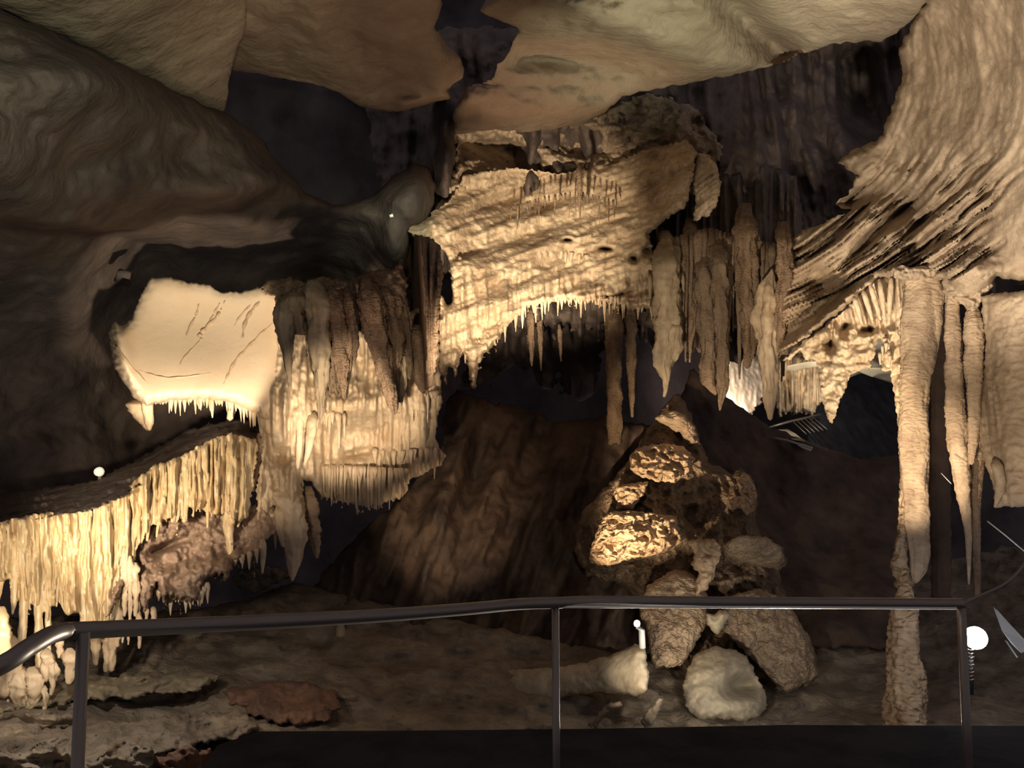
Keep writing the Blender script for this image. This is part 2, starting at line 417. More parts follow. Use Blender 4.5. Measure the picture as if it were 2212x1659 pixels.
o = relief('ceiling', [(1060, -420), (1062, -10), (1035, 24), (1090, 48), (1122, 62), (1105, 100), (1075, 140), (1062, 172), (1010, 190), (988, 215), (980, 255), (985, 290), (1020, 288), (1060, 280),
                       (1150, 286), (1210, 276), (1262, 266), (1310, 240), (1345, 205), (1400, 196), (1500, 180), (1590, 160), (1690, 135), (1730, 112), (1800, 96), (1860, 90), (1905, 92), (1935, 70),
                       (1975, 40), (2010, 0), (2060, -100), (2150, -420)],
           [(1060, -400, 4.6), (2100, -400, 4.6), (1060, 0, 7.5), (1500, 0, 7.5), (2000, 0, 7.6), (1060, 280, 10.6), (1300, 240, 10.8), (1700, 130, 9.8), (1900, 90, 9.0)], M['ceil'],
           step=5, rnd=22, thick=1.5, edge=(5, 32), mod=c_mod, rough=[(.06, .5, 1, 'n')])
struct(o, 'pale ceiling slab lit across the top', 'cave ceiling')
for k, c in enumerate([(1918, 36, 26), (1700, 118, 8)]):
    pass
# dark fluted wall between the ceiling and the arch
def d_mod(X, Y):
    w = X + .25 * (Y - 400) * sstep(1500, 1900, X) * -1 + 20 * noise(X / 90, Y / 160)
    z = .75 * (np.abs(fbm(w / 75, Y / 900, 8.8, 3)) - .3) + .3 * fbm(X / 120, Y / 90, 4.4, 3)
    z += 1.3 * bump(X, Y, 960, 330, 30, 200) - 1.1 * bump(X, Y, 1075, 320, 75, 34, 12) - .9 * bump(X, Y, 1250, 315, 50, 40)
    z -= 1.6 * bump(X, Y, 1860, 200, 90, 110) 
    return z
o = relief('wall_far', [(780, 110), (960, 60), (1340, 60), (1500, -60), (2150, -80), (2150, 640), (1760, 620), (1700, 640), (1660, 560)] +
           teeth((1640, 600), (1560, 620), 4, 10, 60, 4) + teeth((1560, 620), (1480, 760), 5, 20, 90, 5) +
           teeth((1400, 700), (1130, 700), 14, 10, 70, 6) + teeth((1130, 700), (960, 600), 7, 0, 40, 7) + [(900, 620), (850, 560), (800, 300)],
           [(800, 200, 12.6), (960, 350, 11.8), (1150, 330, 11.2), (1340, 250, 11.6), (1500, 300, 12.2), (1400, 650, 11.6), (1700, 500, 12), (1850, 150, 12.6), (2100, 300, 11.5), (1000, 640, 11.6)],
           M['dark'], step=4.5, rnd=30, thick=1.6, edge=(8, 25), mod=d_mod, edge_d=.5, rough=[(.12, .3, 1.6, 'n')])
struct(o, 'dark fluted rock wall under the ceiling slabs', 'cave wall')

# ------------------------------------------------------------------ right-hand draped wall
def gflow(Y): return .0021 * np.clip(Y - 180, 0, None) ** 2
def e_mod(X, Y):
    u = X + gflow(Y) + 14 * fbm(X / 120, Y / 150, 6.6, 2)
    k = 1 - sstep(2080, 2230, X + (Y - 400) * .55)
    near = sstep(260, 520, Y) * (1 - sstep(2120, 2240, X + .35 * Y - 130)) 
    z = (.03 + .11 * near) * (np.abs(fbm(u / 25, Y / 500, 2.7, 3)) * 1.5 - .5) * np.clip(k + near, 0, 1)
    z += .10 * np.abs(fbm(u / 90, Y / 900, 9.1, 2)) * k
    z -= .30 * sstep(.25, .6, fbm(u / 20, Y / 110, 12.7, 3)) * near + .5 * bump(X, Y, 1900, 495, 60, 12, -38) + .4 * bump(X, Y, 1860, 540, 50, 9, -38)
    z -= .55 * bump(X, Y, 1960, 450, 48, 40, 35) + .6 * bump(X, Y, 1830, 440, 90, 26, -32) + .7 * bump(X, Y, 1775, 615, 34, 30) + .6 * bump(X, Y, 1750, 680, 70, 18, -35)
    z -= .25 * bump(X, Y, 1940, 330, 60, 40)
    z += .5 * bump(X, Y, 2085, 590, 80, 50) + .35 * bump(X, Y, 1830, 650, 130, 14, -38) 
    return z
EPTS = [(1900, -300, 5.5), (2212, -300, 4.4), (2700, 0, 4.2), (1960, 100, 8.3), (1900, 280, 8.9), (2100, 200, 7.4), (2212, 500, 6.6), (2600, 600, 5.5), (2000, 500, 8.0), (1850, 480, 8.8),
        (1740, 500, 9.6), (1700, 740, 9.3), (1880, 600, 8.3), (2050, 600, 7.6), (2212, 610, 6.9)]
o = relief('wall_right', [(2100, -420), (2010, -60), (1995, 10), (1965, 60), (1940, 105), (1950, 160), (1925, 240), (1905, 290), (1880, 312), (1835, 325), (1812, 350), (1850, 380), (1830, 420), (1800, 440), (1835, 455), (1780, 480), (1725, 500),
                          (1700, 530), (1712, 560), (1690, 600), (1680, 650), (1672, 720), (1680, 775), (1702, 765), (1760, 720), (1820, 672), (1870, 625), (1900, 600), (1950, 600),
                          (2035, 602), (2060, 640), (2085, 655), (2118, 640), (2142, 622), (2150, 600), (2212, 612), (2900, 660), (2900, -420)],
           EPTS, M['drape'], step=3.6, rnd=18, thick=.9, edge=(5, 16), mod=e_mod, edge_d=.3, rough=[(.03, .12, 1.5, 'n')])
struct(o, 'draped flowstone wall sweeping down on the right', 'cave wall')

# ------------------------------------------------------------------ left canopy of pale flowstone
canopy = empty('flowstone_canopy', tuple(P(600, 1000, 8.3)))
tag(canopy, 'big pale flowstone canopy with a smooth lit panel hanging on the left', 'flowstone')
def U(parent, o): return under(parent, o)
class Grp:
    """collects what is made inside and parents it to one thing"""
    def __init__(s, root): s.root = root
    def __enter__(s): s.before = set(bpy.data.objects.keys()); return s
    def __exit__(s, *a):
        for o in [o for o in bpy.data.objects if o.name not in s.before]:
            if o.parent is None and o is not s.root: under(s.root, o)

def bez2(pts, n=5):
    out = []
    for i in range(len(pts) - 1):
        p0 = pts[max(i - 1, 0)]; p1 = pts[i]; p2 = pts[i + 1]; p3 = pts[min(i + 2, len(pts) - 1)]
        for k in range(n):
            t = k / n
            out.append(tuple(.5 * ((2 * b) + (-a + c) * t + (2 * a - 5 * b + 4 * c - d) * t * t + (-a + 3 * b - 3 * c + d) * t ** 3) for a, b, c, d in zip(p0, p1, p2, p3)))
    return out + [pts[-1]]
def f_mod(X, Y):
    z = .22 * sstep(640, 860, Y) * (1 - sstep(560, 680, X)) - .15 * bump(X, Y, 430, 700, 130, 90)
    z += .22 * bump(X, Y, 262, 760, 25, 90, -12)
    return z
PAN = [(240, 720, 8.5), (330, 600, 8.7), (450, 720, 8.45), (560, 640, 8.6), (600, 850, 8.2), (330, 860, 8.1), (700, 700, 8.6)]
PT = tps(PAN)
def PY(x, y):
    x, y = np.array([float(x)]), np.array([float(y)])
    return float((PT(x, y) - f_mod(x, y))[0]) - .004
with Grp(canopy):
    relief('smooth_panel', [(243, 706), (247, 690), (262, 704), (283, 690), (298, 652), (323, 604), (345, 598), (363, 597), (402, 610), (453, 616), (475, 632), (525, 630), (565, 618), (600, 624), (640, 640), (690, 660), (700, 760), (690, 860),
                            (620, 880), (566, 905), (548, 893), (507, 873), (453, 864), (363, 868), (330, 874), (318, 880), (292, 862), (268, 826), (246, 790), (240, 755), (234, 718)],
           PAN,
           M['panel'], step=3, rnd=26, thick=.7, edge=(3, 10), mod=f_mod)
    for i, (pts, w) in enumerate([([(430, 655), (424, 680), (408, 712), (402, 730)], .012), ([(487, 650), (470, 684), (444, 712), (432, 726), (436, 736)], .022), ([(475, 655), (462, 680), (450, 700)], .012),
                                  ([(568, 645), (545, 672), (530, 700), (524, 735)], .02), ([(545, 655), (520, 684), (506, 706)], .012), ([(620, 672), (570, 716), (535, 752), (508, 782), (492, 812), (482, 832)], .014),
                                  ([(432, 735), (410, 760), (396, 775), (388, 790)], .008), ([(300, 800), (330, 810), (364, 817), (420, 812), (456, 806)], .009), ([(250, 745), (280, 790), (320, 830)], .012)]):
        tube('brown_drip_vein', [Vector(P(x, y, PY(x, y) + w * .85)) for k, (x, y) in enumerate(bez2(pts))],
             [w * 1.35 * (.25 + .75 * math.sin(math.pi * (k + .5) / (len(bez2(pts)))) + .25 * math.sin(k * 1.7 + i)) for k in range(len(bez2(pts)))], M['vein'], seg=10)
    # stub at the far left corner and its short teeth
    stal('stalactite', [(300, 862, 52), (304, 885, 42), (308, 905, 34), (318, 925, 14)], 8.25, M['column'], seed=3, rough=.25)
    stal('stalactite', [(318, 850, 26), (321, 890, 24), (322, 915, 18), (323, 928, 8)], 8.15, M['cream'], seed=4, rough=.15)
    fringe(None, [(335, 868), (450, 862), (507, 874), (560, 900)], 34, 6, 34, 5, 12, 8.12, M['cream'], seed=11)
    stal('stalactite', [(457, 858, 12), (458, 880, 9), (459, 902, 3)], 8.1, M['cream'], seed=8)
    stal('stalactite', [(515, 868, 22), (500, 884, 18), (497, 905, 14)], 8.2, M['cream'], seed=9)
    stal('stalactite', [(548, 890, 12), (549, 905, 9), (551, 920, 3)], 8.1, M['cream'], seed=10)
    # main cream mass right of the panel, stepped and fluted
    def m_mod(X, Y):
        z = .20 * (np.abs(fbm(X / 26, Y / 260, 4.1, 3)) * 1.6 - .5) * (1 - .8 * bump(X, Y, 765, 940, 80, 70))
        z += .30 * bump(X, Y, 770, 880, 120, 40, -6) - .45 * bump(X, Y, 765, 940, 95, 48, -12) - .35 * bump(X, Y, 768, 980, 36, 10, -12)
        z += .3 * bump(X, Y, 640, 900, 40, 300) - .4 * bump(X, Y, 612, 982, 22, 22)
        return z
    relief('fluted_mass', [(596, 640), (680, 700), (800, 720), (948, 640), (950, 800), (953, 848), (956, 868), (945, 900), (941, 946), (950, 968), (965, 985), (953, 1004), (930, 1014), (915, 1026), (884, 1036), (880, 1060),
                           (862, 1079)] + teeth((855, 1075), (790, 1095), 5, 6, 36, 2) + teeth((788, 1092), (690, 1070), 9, 10, 44, 3) + [(684, 1062), (672, 1040), (656, 1036), (658, 1080), (650, 1120)] +
           [(604, 1100), (592, 1090), (575, 1120), (562, 1140), (553, 1120), (556, 1082), (552, 1060), (562, 1013), (566, 966), (562, 930), (556, 890), (560, 860), (590, 830), (600, 760)],
           [(600, 700, 8.35), (650, 900, 8.1), (600, 1080, 7.9), (765, 870, 8.3), (765, 1050, 8.6), (940, 700, 8.9), (940, 950, 8.9), (900, 1030, 8.9), (700, 1080, 8.4)],
           M['cream'], step=3, rnd=16, thick=.6, edge=(3, 9), mod=m_mod, rough=[(.05, .16, 2, 'b'), (.015, .05, 1, 'n')])
    # pillar foot
    stal('pillar_foot', [(612, 1040, 60), (630, 1100, 66), (634, 1160, 50), (636, 1210, 32), (633, 1240, 16), (632, 1254, 6)], 7.9, M['cream'], seed=21, rough=.2, fold=.3, seg=24)
    stal('stalactite', [(664, 1050, 30), (674, 1110, 30), (680, 1160, 22), (684, 1205, 8)], 8.15, M['column'], seed=22, rough=.3)
    stal('stalactite', [(604, 1090, 30), (606, 1140, 22), (612, 1180, 10)], 7.85, M['cream'], seed=23, fold=.2)
    stal('stalactite', [(648, 880, 16), (648, 940, 16), (645, 990, 12), (640, 1030, 5)], 7.85, M['cream'], seed=24)
    stal('stalactite', [(676, 890, 26), (672, 940, 22), (664, 985, 12), (658, 1004, 5)], 7.85, M['cream'], seed=25)
    fringe(None, [(590, 870), (660, 885), (745, 900)], 22, 20, 80, 8, 16, 8.0, M['cream'], seed=15)
    fringe(None, [(690, 1010), (790, 1015), (880, 1020)], 30, 20, 90, 6, 14, 8.42, M['cream'], seed=16)
    fringe(None, [(830, 870), (945, 850)], 12, 10, 70, 8, 16, 8.72, M['cream'], seed=17)
    fringe(None, [(800, 975), (860, 980), (950, 975)], 10, 10, 60, 8, 14, 8.75, M['cream'], seed=18)
    fringe(None, [(556, 1120), (600, 1110)], 5, 20, 80, 10, 20, 7.9, M['cream'], seed=19)
    stal('dark_streak', [(560, 935, 14), (562, 990, 18), (556, 1030, 14), (548, 1060, 8)], 7.95, M['brown'], seed=26)

# dark brown stalactites hanging in front of the canopy
hang = []
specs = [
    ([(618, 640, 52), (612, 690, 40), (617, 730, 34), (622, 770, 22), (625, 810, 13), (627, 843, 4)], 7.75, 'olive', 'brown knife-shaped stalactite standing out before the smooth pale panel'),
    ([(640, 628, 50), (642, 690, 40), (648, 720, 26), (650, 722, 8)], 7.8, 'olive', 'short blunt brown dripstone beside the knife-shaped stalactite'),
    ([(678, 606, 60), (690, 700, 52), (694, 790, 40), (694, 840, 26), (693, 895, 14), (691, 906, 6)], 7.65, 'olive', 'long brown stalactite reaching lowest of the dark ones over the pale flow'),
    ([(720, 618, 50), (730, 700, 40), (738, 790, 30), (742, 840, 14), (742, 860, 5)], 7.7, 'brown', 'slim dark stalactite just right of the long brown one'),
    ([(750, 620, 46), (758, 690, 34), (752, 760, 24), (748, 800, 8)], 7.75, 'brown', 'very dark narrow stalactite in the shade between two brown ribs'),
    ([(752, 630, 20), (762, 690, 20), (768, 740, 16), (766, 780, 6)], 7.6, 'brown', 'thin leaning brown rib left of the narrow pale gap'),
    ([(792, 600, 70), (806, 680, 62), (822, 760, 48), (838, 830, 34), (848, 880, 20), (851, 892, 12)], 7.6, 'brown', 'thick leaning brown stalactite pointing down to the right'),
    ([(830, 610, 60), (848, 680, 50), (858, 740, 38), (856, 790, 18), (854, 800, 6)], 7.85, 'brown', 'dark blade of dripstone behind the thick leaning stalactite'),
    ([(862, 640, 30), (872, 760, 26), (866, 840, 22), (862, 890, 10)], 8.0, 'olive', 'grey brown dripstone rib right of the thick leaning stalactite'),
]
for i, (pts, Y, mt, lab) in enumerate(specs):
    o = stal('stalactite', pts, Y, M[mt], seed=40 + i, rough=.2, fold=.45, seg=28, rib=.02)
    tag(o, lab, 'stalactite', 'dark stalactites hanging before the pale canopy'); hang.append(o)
bt = empty('brown_flowstone_ledge', tuple(P(740, 640, 7.9)))
tag(bt, 'knobbly brown ledge of flowstone from which the dark stalactites hang', 'flowstone')
with Grp(bt):
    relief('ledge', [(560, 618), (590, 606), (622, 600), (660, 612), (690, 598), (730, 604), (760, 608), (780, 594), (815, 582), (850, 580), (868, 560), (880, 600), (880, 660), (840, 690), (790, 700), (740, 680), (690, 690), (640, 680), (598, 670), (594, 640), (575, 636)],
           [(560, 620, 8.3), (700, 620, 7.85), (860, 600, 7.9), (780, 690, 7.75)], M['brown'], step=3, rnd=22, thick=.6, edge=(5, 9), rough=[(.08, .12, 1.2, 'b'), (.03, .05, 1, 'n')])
    tube('rock_knob', [P(252, 606, 9), P(262, 590, 8.9), P(282, 596, 8.9)], [.03, .05, .04], M['backdark'], seg=9)
def bd_mod(X, Y): return .16 * (np.abs(fbm((X - .12 * Y) / 17, Y / 400, 5.5, 3)) * 1.6 - .5)
with Grp(bt):
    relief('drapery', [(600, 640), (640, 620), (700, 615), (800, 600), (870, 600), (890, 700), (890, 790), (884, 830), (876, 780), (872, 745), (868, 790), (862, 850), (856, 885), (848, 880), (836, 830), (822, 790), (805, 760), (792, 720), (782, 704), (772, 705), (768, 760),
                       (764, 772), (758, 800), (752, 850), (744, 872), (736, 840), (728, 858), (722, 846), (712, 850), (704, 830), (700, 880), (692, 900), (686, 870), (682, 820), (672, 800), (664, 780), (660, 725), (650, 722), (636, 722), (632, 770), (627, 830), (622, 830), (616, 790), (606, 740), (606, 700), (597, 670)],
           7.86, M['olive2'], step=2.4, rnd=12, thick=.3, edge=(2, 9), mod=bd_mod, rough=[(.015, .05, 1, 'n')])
pil = empty('brown_pillar', tuple(P(910, 830, 8.4)))
tag(pil, 'broad dark brown fluted pillar between the pale canopy and the arch', 'pillar')
def p_mod(X, Y): return .22 * (np.abs(fbm(X / 22, Y / 500, 3.1, 3)) * 1.6 - .5)
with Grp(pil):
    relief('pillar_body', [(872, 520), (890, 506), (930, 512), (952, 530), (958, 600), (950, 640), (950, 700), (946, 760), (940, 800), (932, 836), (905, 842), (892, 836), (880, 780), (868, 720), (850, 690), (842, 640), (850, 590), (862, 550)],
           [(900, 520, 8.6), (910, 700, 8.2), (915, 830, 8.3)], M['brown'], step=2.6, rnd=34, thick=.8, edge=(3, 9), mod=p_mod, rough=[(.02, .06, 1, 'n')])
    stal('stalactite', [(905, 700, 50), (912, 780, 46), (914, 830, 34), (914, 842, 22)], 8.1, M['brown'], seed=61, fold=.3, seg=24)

# ------------------------------------------------------------------ curtains on the lower left
cur = empty('flowstone_curtain', tuple(P(300, 1450, 6.9)))
tag(cur, 'long golden flowstone curtain running down to the left edge with hanging folds', 'flowstone')
def g_mod(X, Y):
    z = .13 * (np.abs(fbm((X + 5 * fbm(X / 60, Y / 60, 3.0, 2)) / 17, Y / 300, 7.7, 3)) * 1.7 - .5)
    z += .10 * (np.abs(noise(X / 7.0, Y / 300, 5.2)) - .2)
    return z
CUR = [(-300, 1180, 5.6), (0, 1120, 6.2), (0, 1300, 6.1), (200, 1100, 6.7), (200, 1330, 6.5), (350, 1000, 7.2), (350, 1140, 7.05), (500, 940, 7.7), (530, 1100, 7.6)]
with Grp(cur):
    relief('curtain_sheet', [(-300, 1180), (-60, 1140), (0, 1128), (40, 1118), (100, 1106), (150, 1108), (190, 1096), (235, 1080), (270, 1062), (292, 1038), (330, 1006), (372, 992), (392, 986), (430, 962), (470, 944), (500, 936), (530, 942), (552, 950),
                             (558, 966), (552, 1010), (545, 1060), (540, 1090)] + teeth((534, 1120), (500, 1130), 3, 10, 30, 1) + teeth((486, 1110), (400, 1090), 7, 10, 40, 2) +
           teeth((400, 1110), (330, 1130), 6, 6, 50, 3) + [(318, 1150), (300, 1180), (284, 1230), (268, 1270), (250, 1330), (215, 1380), (196, 1372), (180, 1340), (170, 1326), (140, 1322), (126, 1300), (112, 1310)] +
           teeth((110, 1320), (30, 1290), 6, 10, 80, 4) + [(20, 1250), (0, 1260), (-60, 1300), (-300, 1400)],
           CUR, M['curtain'], step=2.6, rnd=14, thick=.45, edge=(4, 9), mod=g_mod, rough=[(.02, .07, 2, 'n')])
    CY = tps(CUR)
    _ = ([(-300, 1180, 5.6), (0, 1120, 6.2), (0, 1300, 6.1), (200, 1100, 6.7), (200, 1330, 6.5), (350, 1000, 7.2), (350, 1140, 7.05), (500, 940, 7.7), (530, 1100, 7.6)])
    r = np.random.RandomState(5)
    GS = [([(500, 1000, 30), (497, 1080, 34), (494, 1130, 30), (497, 1180, 18), (499, 1206, 9)], 7.35), ([(530, 960, 24), (524, 1060, 22), (520, 1110, 14), (514, 1138, 5)], 7.45),
          ([(448, 960, 14), (448, 1080, 12), (448, 1140, 5)], 7.35), ([(425, 970, 14), (424, 1060, 10), (424, 1104, 4)], 7.3), ([(470, 950, 16), (470, 1040, 12), (466, 1076, 4)], 7.4),
          ([(380, 1000, 20), (376, 1080, 18), (373, 1127, 12)], 7.1), ([(402, 1000, 18), (400, 1090, 18), (398, 1127, 12)], 7.1), ([(352, 1020, 18), (348, 1090, 14), (338, 1160, 5)], 7.0),
          ([(330, 1040, 20), (322, 1110, 16), (318, 1168, 6)], 6.9),
          ([(300, 1060, 26), (290, 1150, 22), (262, 1250, 14), (240, 1306, 6)], 6.7), ([(270, 1080, 28), (258, 1180, 22), (232, 1270, 14), (212, 1320, 7), (199, 1340, 4)], 6.55),
          ([(235, 1100, 36), (222, 1200, 32), (206, 1300, 26), (196, 1370, 18)], 6.45), ([(195, 1110, 34), (188, 1220, 30), (184, 1300, 26), (182, 1345, 20)], 6.4),
          ([(160, 1120, 34), (152, 1220, 28), (150, 1290, 24), (148, 1325, 18)], 6.35), ([(125, 1120, 32), (120, 1220, 24), (122, 1290, 10), (122, 1310, 4)], 6.3),
          ([(85, 1125, 36), (84, 1230, 28), (82, 1300, 22), (84, 1400, 18), (86, 1440, 22)], 6.15), ([(50, 1130, 40), (56, 1240, 30), (52, 1300, 22), (46, 1400, 20), (50, 1420, 26)], 6.1),
          ([(30, 1150, 26), (32, 1240, 24), (30, 1300, 14), (27, 1326, 5)], 6.0), ([(-2, 1130, 40), (0, 1250, 26), (-6, 1300, 10)], 5.9), ([(108, 1180, 18), (104, 1300, 14), (104, 1400, 16), (102, 1430, 22)], 6.2)]
    for i, (pts, Y) in enumerate(GS):
        stal('stalactite', [(a, b, c * .85) for a, b, c in pts], (lambda x, y: CY(x, y) + .05), M['curtain'], seed=70 + i, rough=.12, fold=.25, seg=18, rib=.03)
# lower pinkish flow with ragged fringe, and the pale bulbs below it
low = empty('ragged_flowstone', tuple(P(400, 1330, 7.3)))
tag(low, 'pinkish grey flowstone with a ragged fringe under the golden curtain', 'flowstone')
def l_mod(X, Y):
    return .12 * fbm(X / 40, Y / 50, 1.7, 3) - .5 * bump(X, Y, 360, 1180, 34, 9, -20) - .2 * bump(X, Y, 335, 1200, 14, 14) + .25 * sstep(1215, 1245, Y + .2 * (X - 350) + 10 * noise(X / 18, 2.0))
with Grp(low):
    relief('flow_body', [(290, 1150), (350, 1110), (420, 1080), (480, 1090), (530, 1100), (560, 1084), (585, 1080), (596, 1100), (603, 1130), (596, 1150), (570, 1170), (562, 1200)] +
           teeth((556, 1190), (510, 1210), 4, 4, 60, 8) + [(506, 1216), (497, 1240), (488, 1262)] + teeth((480, 1240), (448, 1250), 3, 10, 40, 9) + [(446, 1250), (430, 1290)] + teeth((428, 1300), (350, 1290), 7, 10, 46, 10) +
           [(346, 1290), (338, 1262), (330, 1290), (312, 1330), (300, 1300), (300, 1230), (276, 1240), (262, 1280), (240, 1330), (225, 1340), (236, 1290), (262, 1220), (284, 1190)],
           [(300, 1150, 7.1), (450, 1100, 7.75), (580, 1100, 7.9), (320, 1300, 6.9), (450, 1260, 7.2), (560, 1180, 7.6)], M['pinkflow'], step=2.6, rnd=14, thick=.4, edge=(4, 8), mod=l_mod,
           rough=[(.05, .13, 1.6, 'b'), (.02, .05, 1, 'n')])
    fringe(None, [(300, 1270), (350, 1280), (430, 1290), (450, 1262)], 20, 12, 52, 7, 15, 6.95, M['cream'], seed=31)
    fringe(None, [(450, 1240), (500, 1215), (560, 1190)], 9, 10, 50, 7, 14, 7.4, M['cream'], seed=32)
    stal('stalactite', [(567, 1165, 20), (568, 1200, 14), (567, 1238, 4)], 7.5, M['cream'], seed=81)
    for i, (x, y0, y1, w) in enumerate([(236, 1310, 1400, 20), (268, 1180, 1330, 16), (280, 1200, 1340, 14), (292, 1215, 1330, 16), (252, 1300, 1395, 26), (228, 1330, 1450, 18), (240, 1330, 1448, 24), (206, 1330, 1435, 22), (300, 1320, 1400, 12),
                                         (276, 1340, 1392, 8), (264, 1340, 1388, 8), (330, 1310, 1362, 12), (315, 1300, 1350, 10)]):
        stal('stalactite', [(x, y0, w), (x + 2, (y0 + y1) / 2, w * .9), (x + 1, y1, w * .45)], 6.7, M['cream'], seed=90 + i, rough=.3)
lumps = [(100, 1400, 1470, 30), (70, 1440, 1520, 40), (128, 1375, 1420, 18), (95, 1480, 1545, 14), (150, 1400, 1475, 34), (10, 1370, 1500, 70), (18, 1510, 1580, 14), (40, 1440, 1540, 44), (60, 1500, 1555, 14), (112, 1420, 1500, 20)]
lg = empty('stalactite_cluster', tuple(P(80, 1540, 6.0)))
tag(lg, 'lumpy pale stalactite cluster behind the handrail at the bottom left', 'stalactites')
with Grp(lg):
    for i, (x, y0, y1, w) in enumerate(lumps):
        stal('stalactite', [(x, y0, w * .7), (x + 3, y0 * .6 + y1 * .4, w), (x, y1, w * .35)], 6.0, M['cream'], seed=110 + i, rough=.35, fold=.2, seg=18)
    stal('stalactite', [(2, 1310, 26), (4, 1370, 36), (2, 1430, 30), (0, 1450, 14)], 5.6, M['curtain'], seed=125, rough=.2)
# dark ledge surface behind / above the curtain
o = relief('floor_ledge', [(-400, 1110), (-100, 1075), (60, 1058), (200, 1040), (300, 990), (400, 930), (500, 905), (590, 900), (600, 960), (560, 960), (500, 945), (440, 962), (380, 996), (330, 1012), (300, 1045), (262, 1076), (200, 1100), (120, 1115), (0, 1136), (-400, 1230)],
           [(-400, 1110, 7.5), (-400, 1230, 5.8), (0, 1060, 8.0), (0, 1136, 6.4), (300, 990, 8.6), (300, 1045, 7.0), (500, 905, 9.0), (500, 945, 7.9), (590, 900, 9.0), (590, 960, 8.2)], M['dark'], step=4, rnd=10, thick=.3, edge=(5, 12),
           rough=[(.10, .18, .8, 'b')])
struct(o, 'dark ledge behind the top of the golden curtain', 'ledge')

# ------------------------------------------------------------------ central arch
arch = empty('flowstone_arch', tuple(P(1180, 650, 10.2)))
tag(arch, 'wide lit flowstone arch spanning the middle of the cavern', 'flowstone')
def h_mod(X, Y):
    w = X + 1.5 * Y
    lay = fbm((X * .35 + Y) / 42, (X * .9 - Y * .3) / 170, 3.9, 4)
    z = .20 * lay
    z += .22 * sstep(-1, 1, (Y - (560 - .22 * (X - 1000) + 20 * noise(X / 70, 1.1))) / 20) - .2
    z += .14 * sstep(-1, 1, (Y - (470 - .30 * (X - 1000) + 22 * noise(X / 60, 5.1))) / 14)
    z += .14 * (np.abs(fbm(X / 16, Y / 190, 8.3, 2)) * 1.6 - .5) * sstep(560, 640, Y)
    z -= .5 * bump(X, Y, 1225, 519, 10, 4) + .5 * bump(X, Y, 1308, 538, 14, 4, 5) + .5 * bump(X, Y, 1370, 560, 8, 8) + .4 * bump(X, Y, 1400, 540, 9, 14, 20) + .5 * bump(X, Y, 1350, 632, 18, 6, -25) + .4 * bump(X, Y, 1308, 641, 16, 3)
    z -= .35 * bump(X, Y, 1090, 440, 70, 34, -25) + .35 * bump(X, Y, 1180, 430, 40, 25, -30)
    return z
with Grp(arch):
    relief('arch_face', [(882, 500), (889, 486), (914, 480), (936, 458), (972, 434), (990, 405), (1000, 380), (1040, 370), (1075, 366), (1110, 362), (1149, 366), (1190, 374), (1222, 374), (1260, 366), (1294, 366), (1330, 350), (1355, 338), (1402, 322), (1440, 312),
                         (1482, 304), (1507, 326), (1500, 360), (1490, 420), (1480, 450), (1453, 463), (1420, 490), (1402, 505), (1410, 532), (1418, 575), (1440, 590), (1430, 640), (1418, 668)] + teeth((1418, 664), (1352, 668), 7, 8, 34, 12) +
           teeth((1350, 660), (1300, 655), 5, 6, 30, 13) + teeth((1300, 650), (1205, 646), 9, 4, 22, 14) + teeth((1205, 648), (1135, 662), 7, 8, 30, 15) + teeth((1130, 668), (1085, 718), 5, 10, 40, 16) + teeth((1082, 724), (1035, 778), 6, 10, 46, 17) +
           [(1034, 800), (1026, 842), (1018, 836), (1010, 790), (1001, 756), (992, 780), (985, 824), (978, 800), (970, 790), (964, 832), (956, 812), (948, 808), (938, 830), (940, 850), (930, 848), (936, 800), (946, 760), (944, 700), (948, 672), (948, 640), (956, 640), (966, 660), (978, 650), (974, 600), (966, 550), (930, 522), (905, 520)],
           [(890, 490, 9.3), (1000, 400, 10.2), (1150, 370, 10.9), (1300, 360, 11.0), (1480, 310, 10.6), (1450, 460, 10.3), (1150, 520, 10.3), (1400, 620, 10.1), (1250, 650, 9.95), (1100, 700, 9.6), (960, 650, 9.3), (960, 820, 9.1), (1420, 500, 10.4)],
           M['arch'], step=3, rnd=13, thick=1.3, edge=(4, 9), mod=h_mod, edge_d=.2, rough=[(.04, .22, 1.2, 'b'), (.02, .07, 1.4, 'n')])
    yb0 = tps([(890, 490, 9.3), (1000, 400, 10.2), (1150, 370, 10.9), (1300, 360, 11.0), (1480, 310, 10.6), (1450, 460, 10.3), (1150, 520, 10.3), (1400, 620, 10.1), (1250, 650, 9.95), (1100, 700, 9.6), (960, 650, 9.3), (960, 820, 9.1), (1420, 500, 10.4)])
    yb = lambda x, y: yb0(x, y) - .02
    fringe(None, [(950, 770), (1000, 750), (1040, 740), (1090, 690), (1135, 655), (1205, 640), (1300, 645), (1420, 655)], 70, 10, 52, 6, 12, yb, M['arch'], seed=51)
    fringe(None, [(985, 560), (1060, 575), (1130, 560), (1200, 545), (1290, 560), (1400, 600)], 36, 10, 50, 5, 12, lambda x, y: yb(x, y) - .05, M['arch'], seed=53)
    fringe(None, [(1100, 455), (1180, 430), (1250, 420), (1330, 440)], 22, 12, 60, 3, 7, 10.2, M['brown'], seed=54, name='dark_drip')
    stal('dark_drip', [(1250, 355, 14), (1252, 400, 10), (1252, 440, 7), (1253, 470, 3)], 10.0, M['brown'], seed=55)
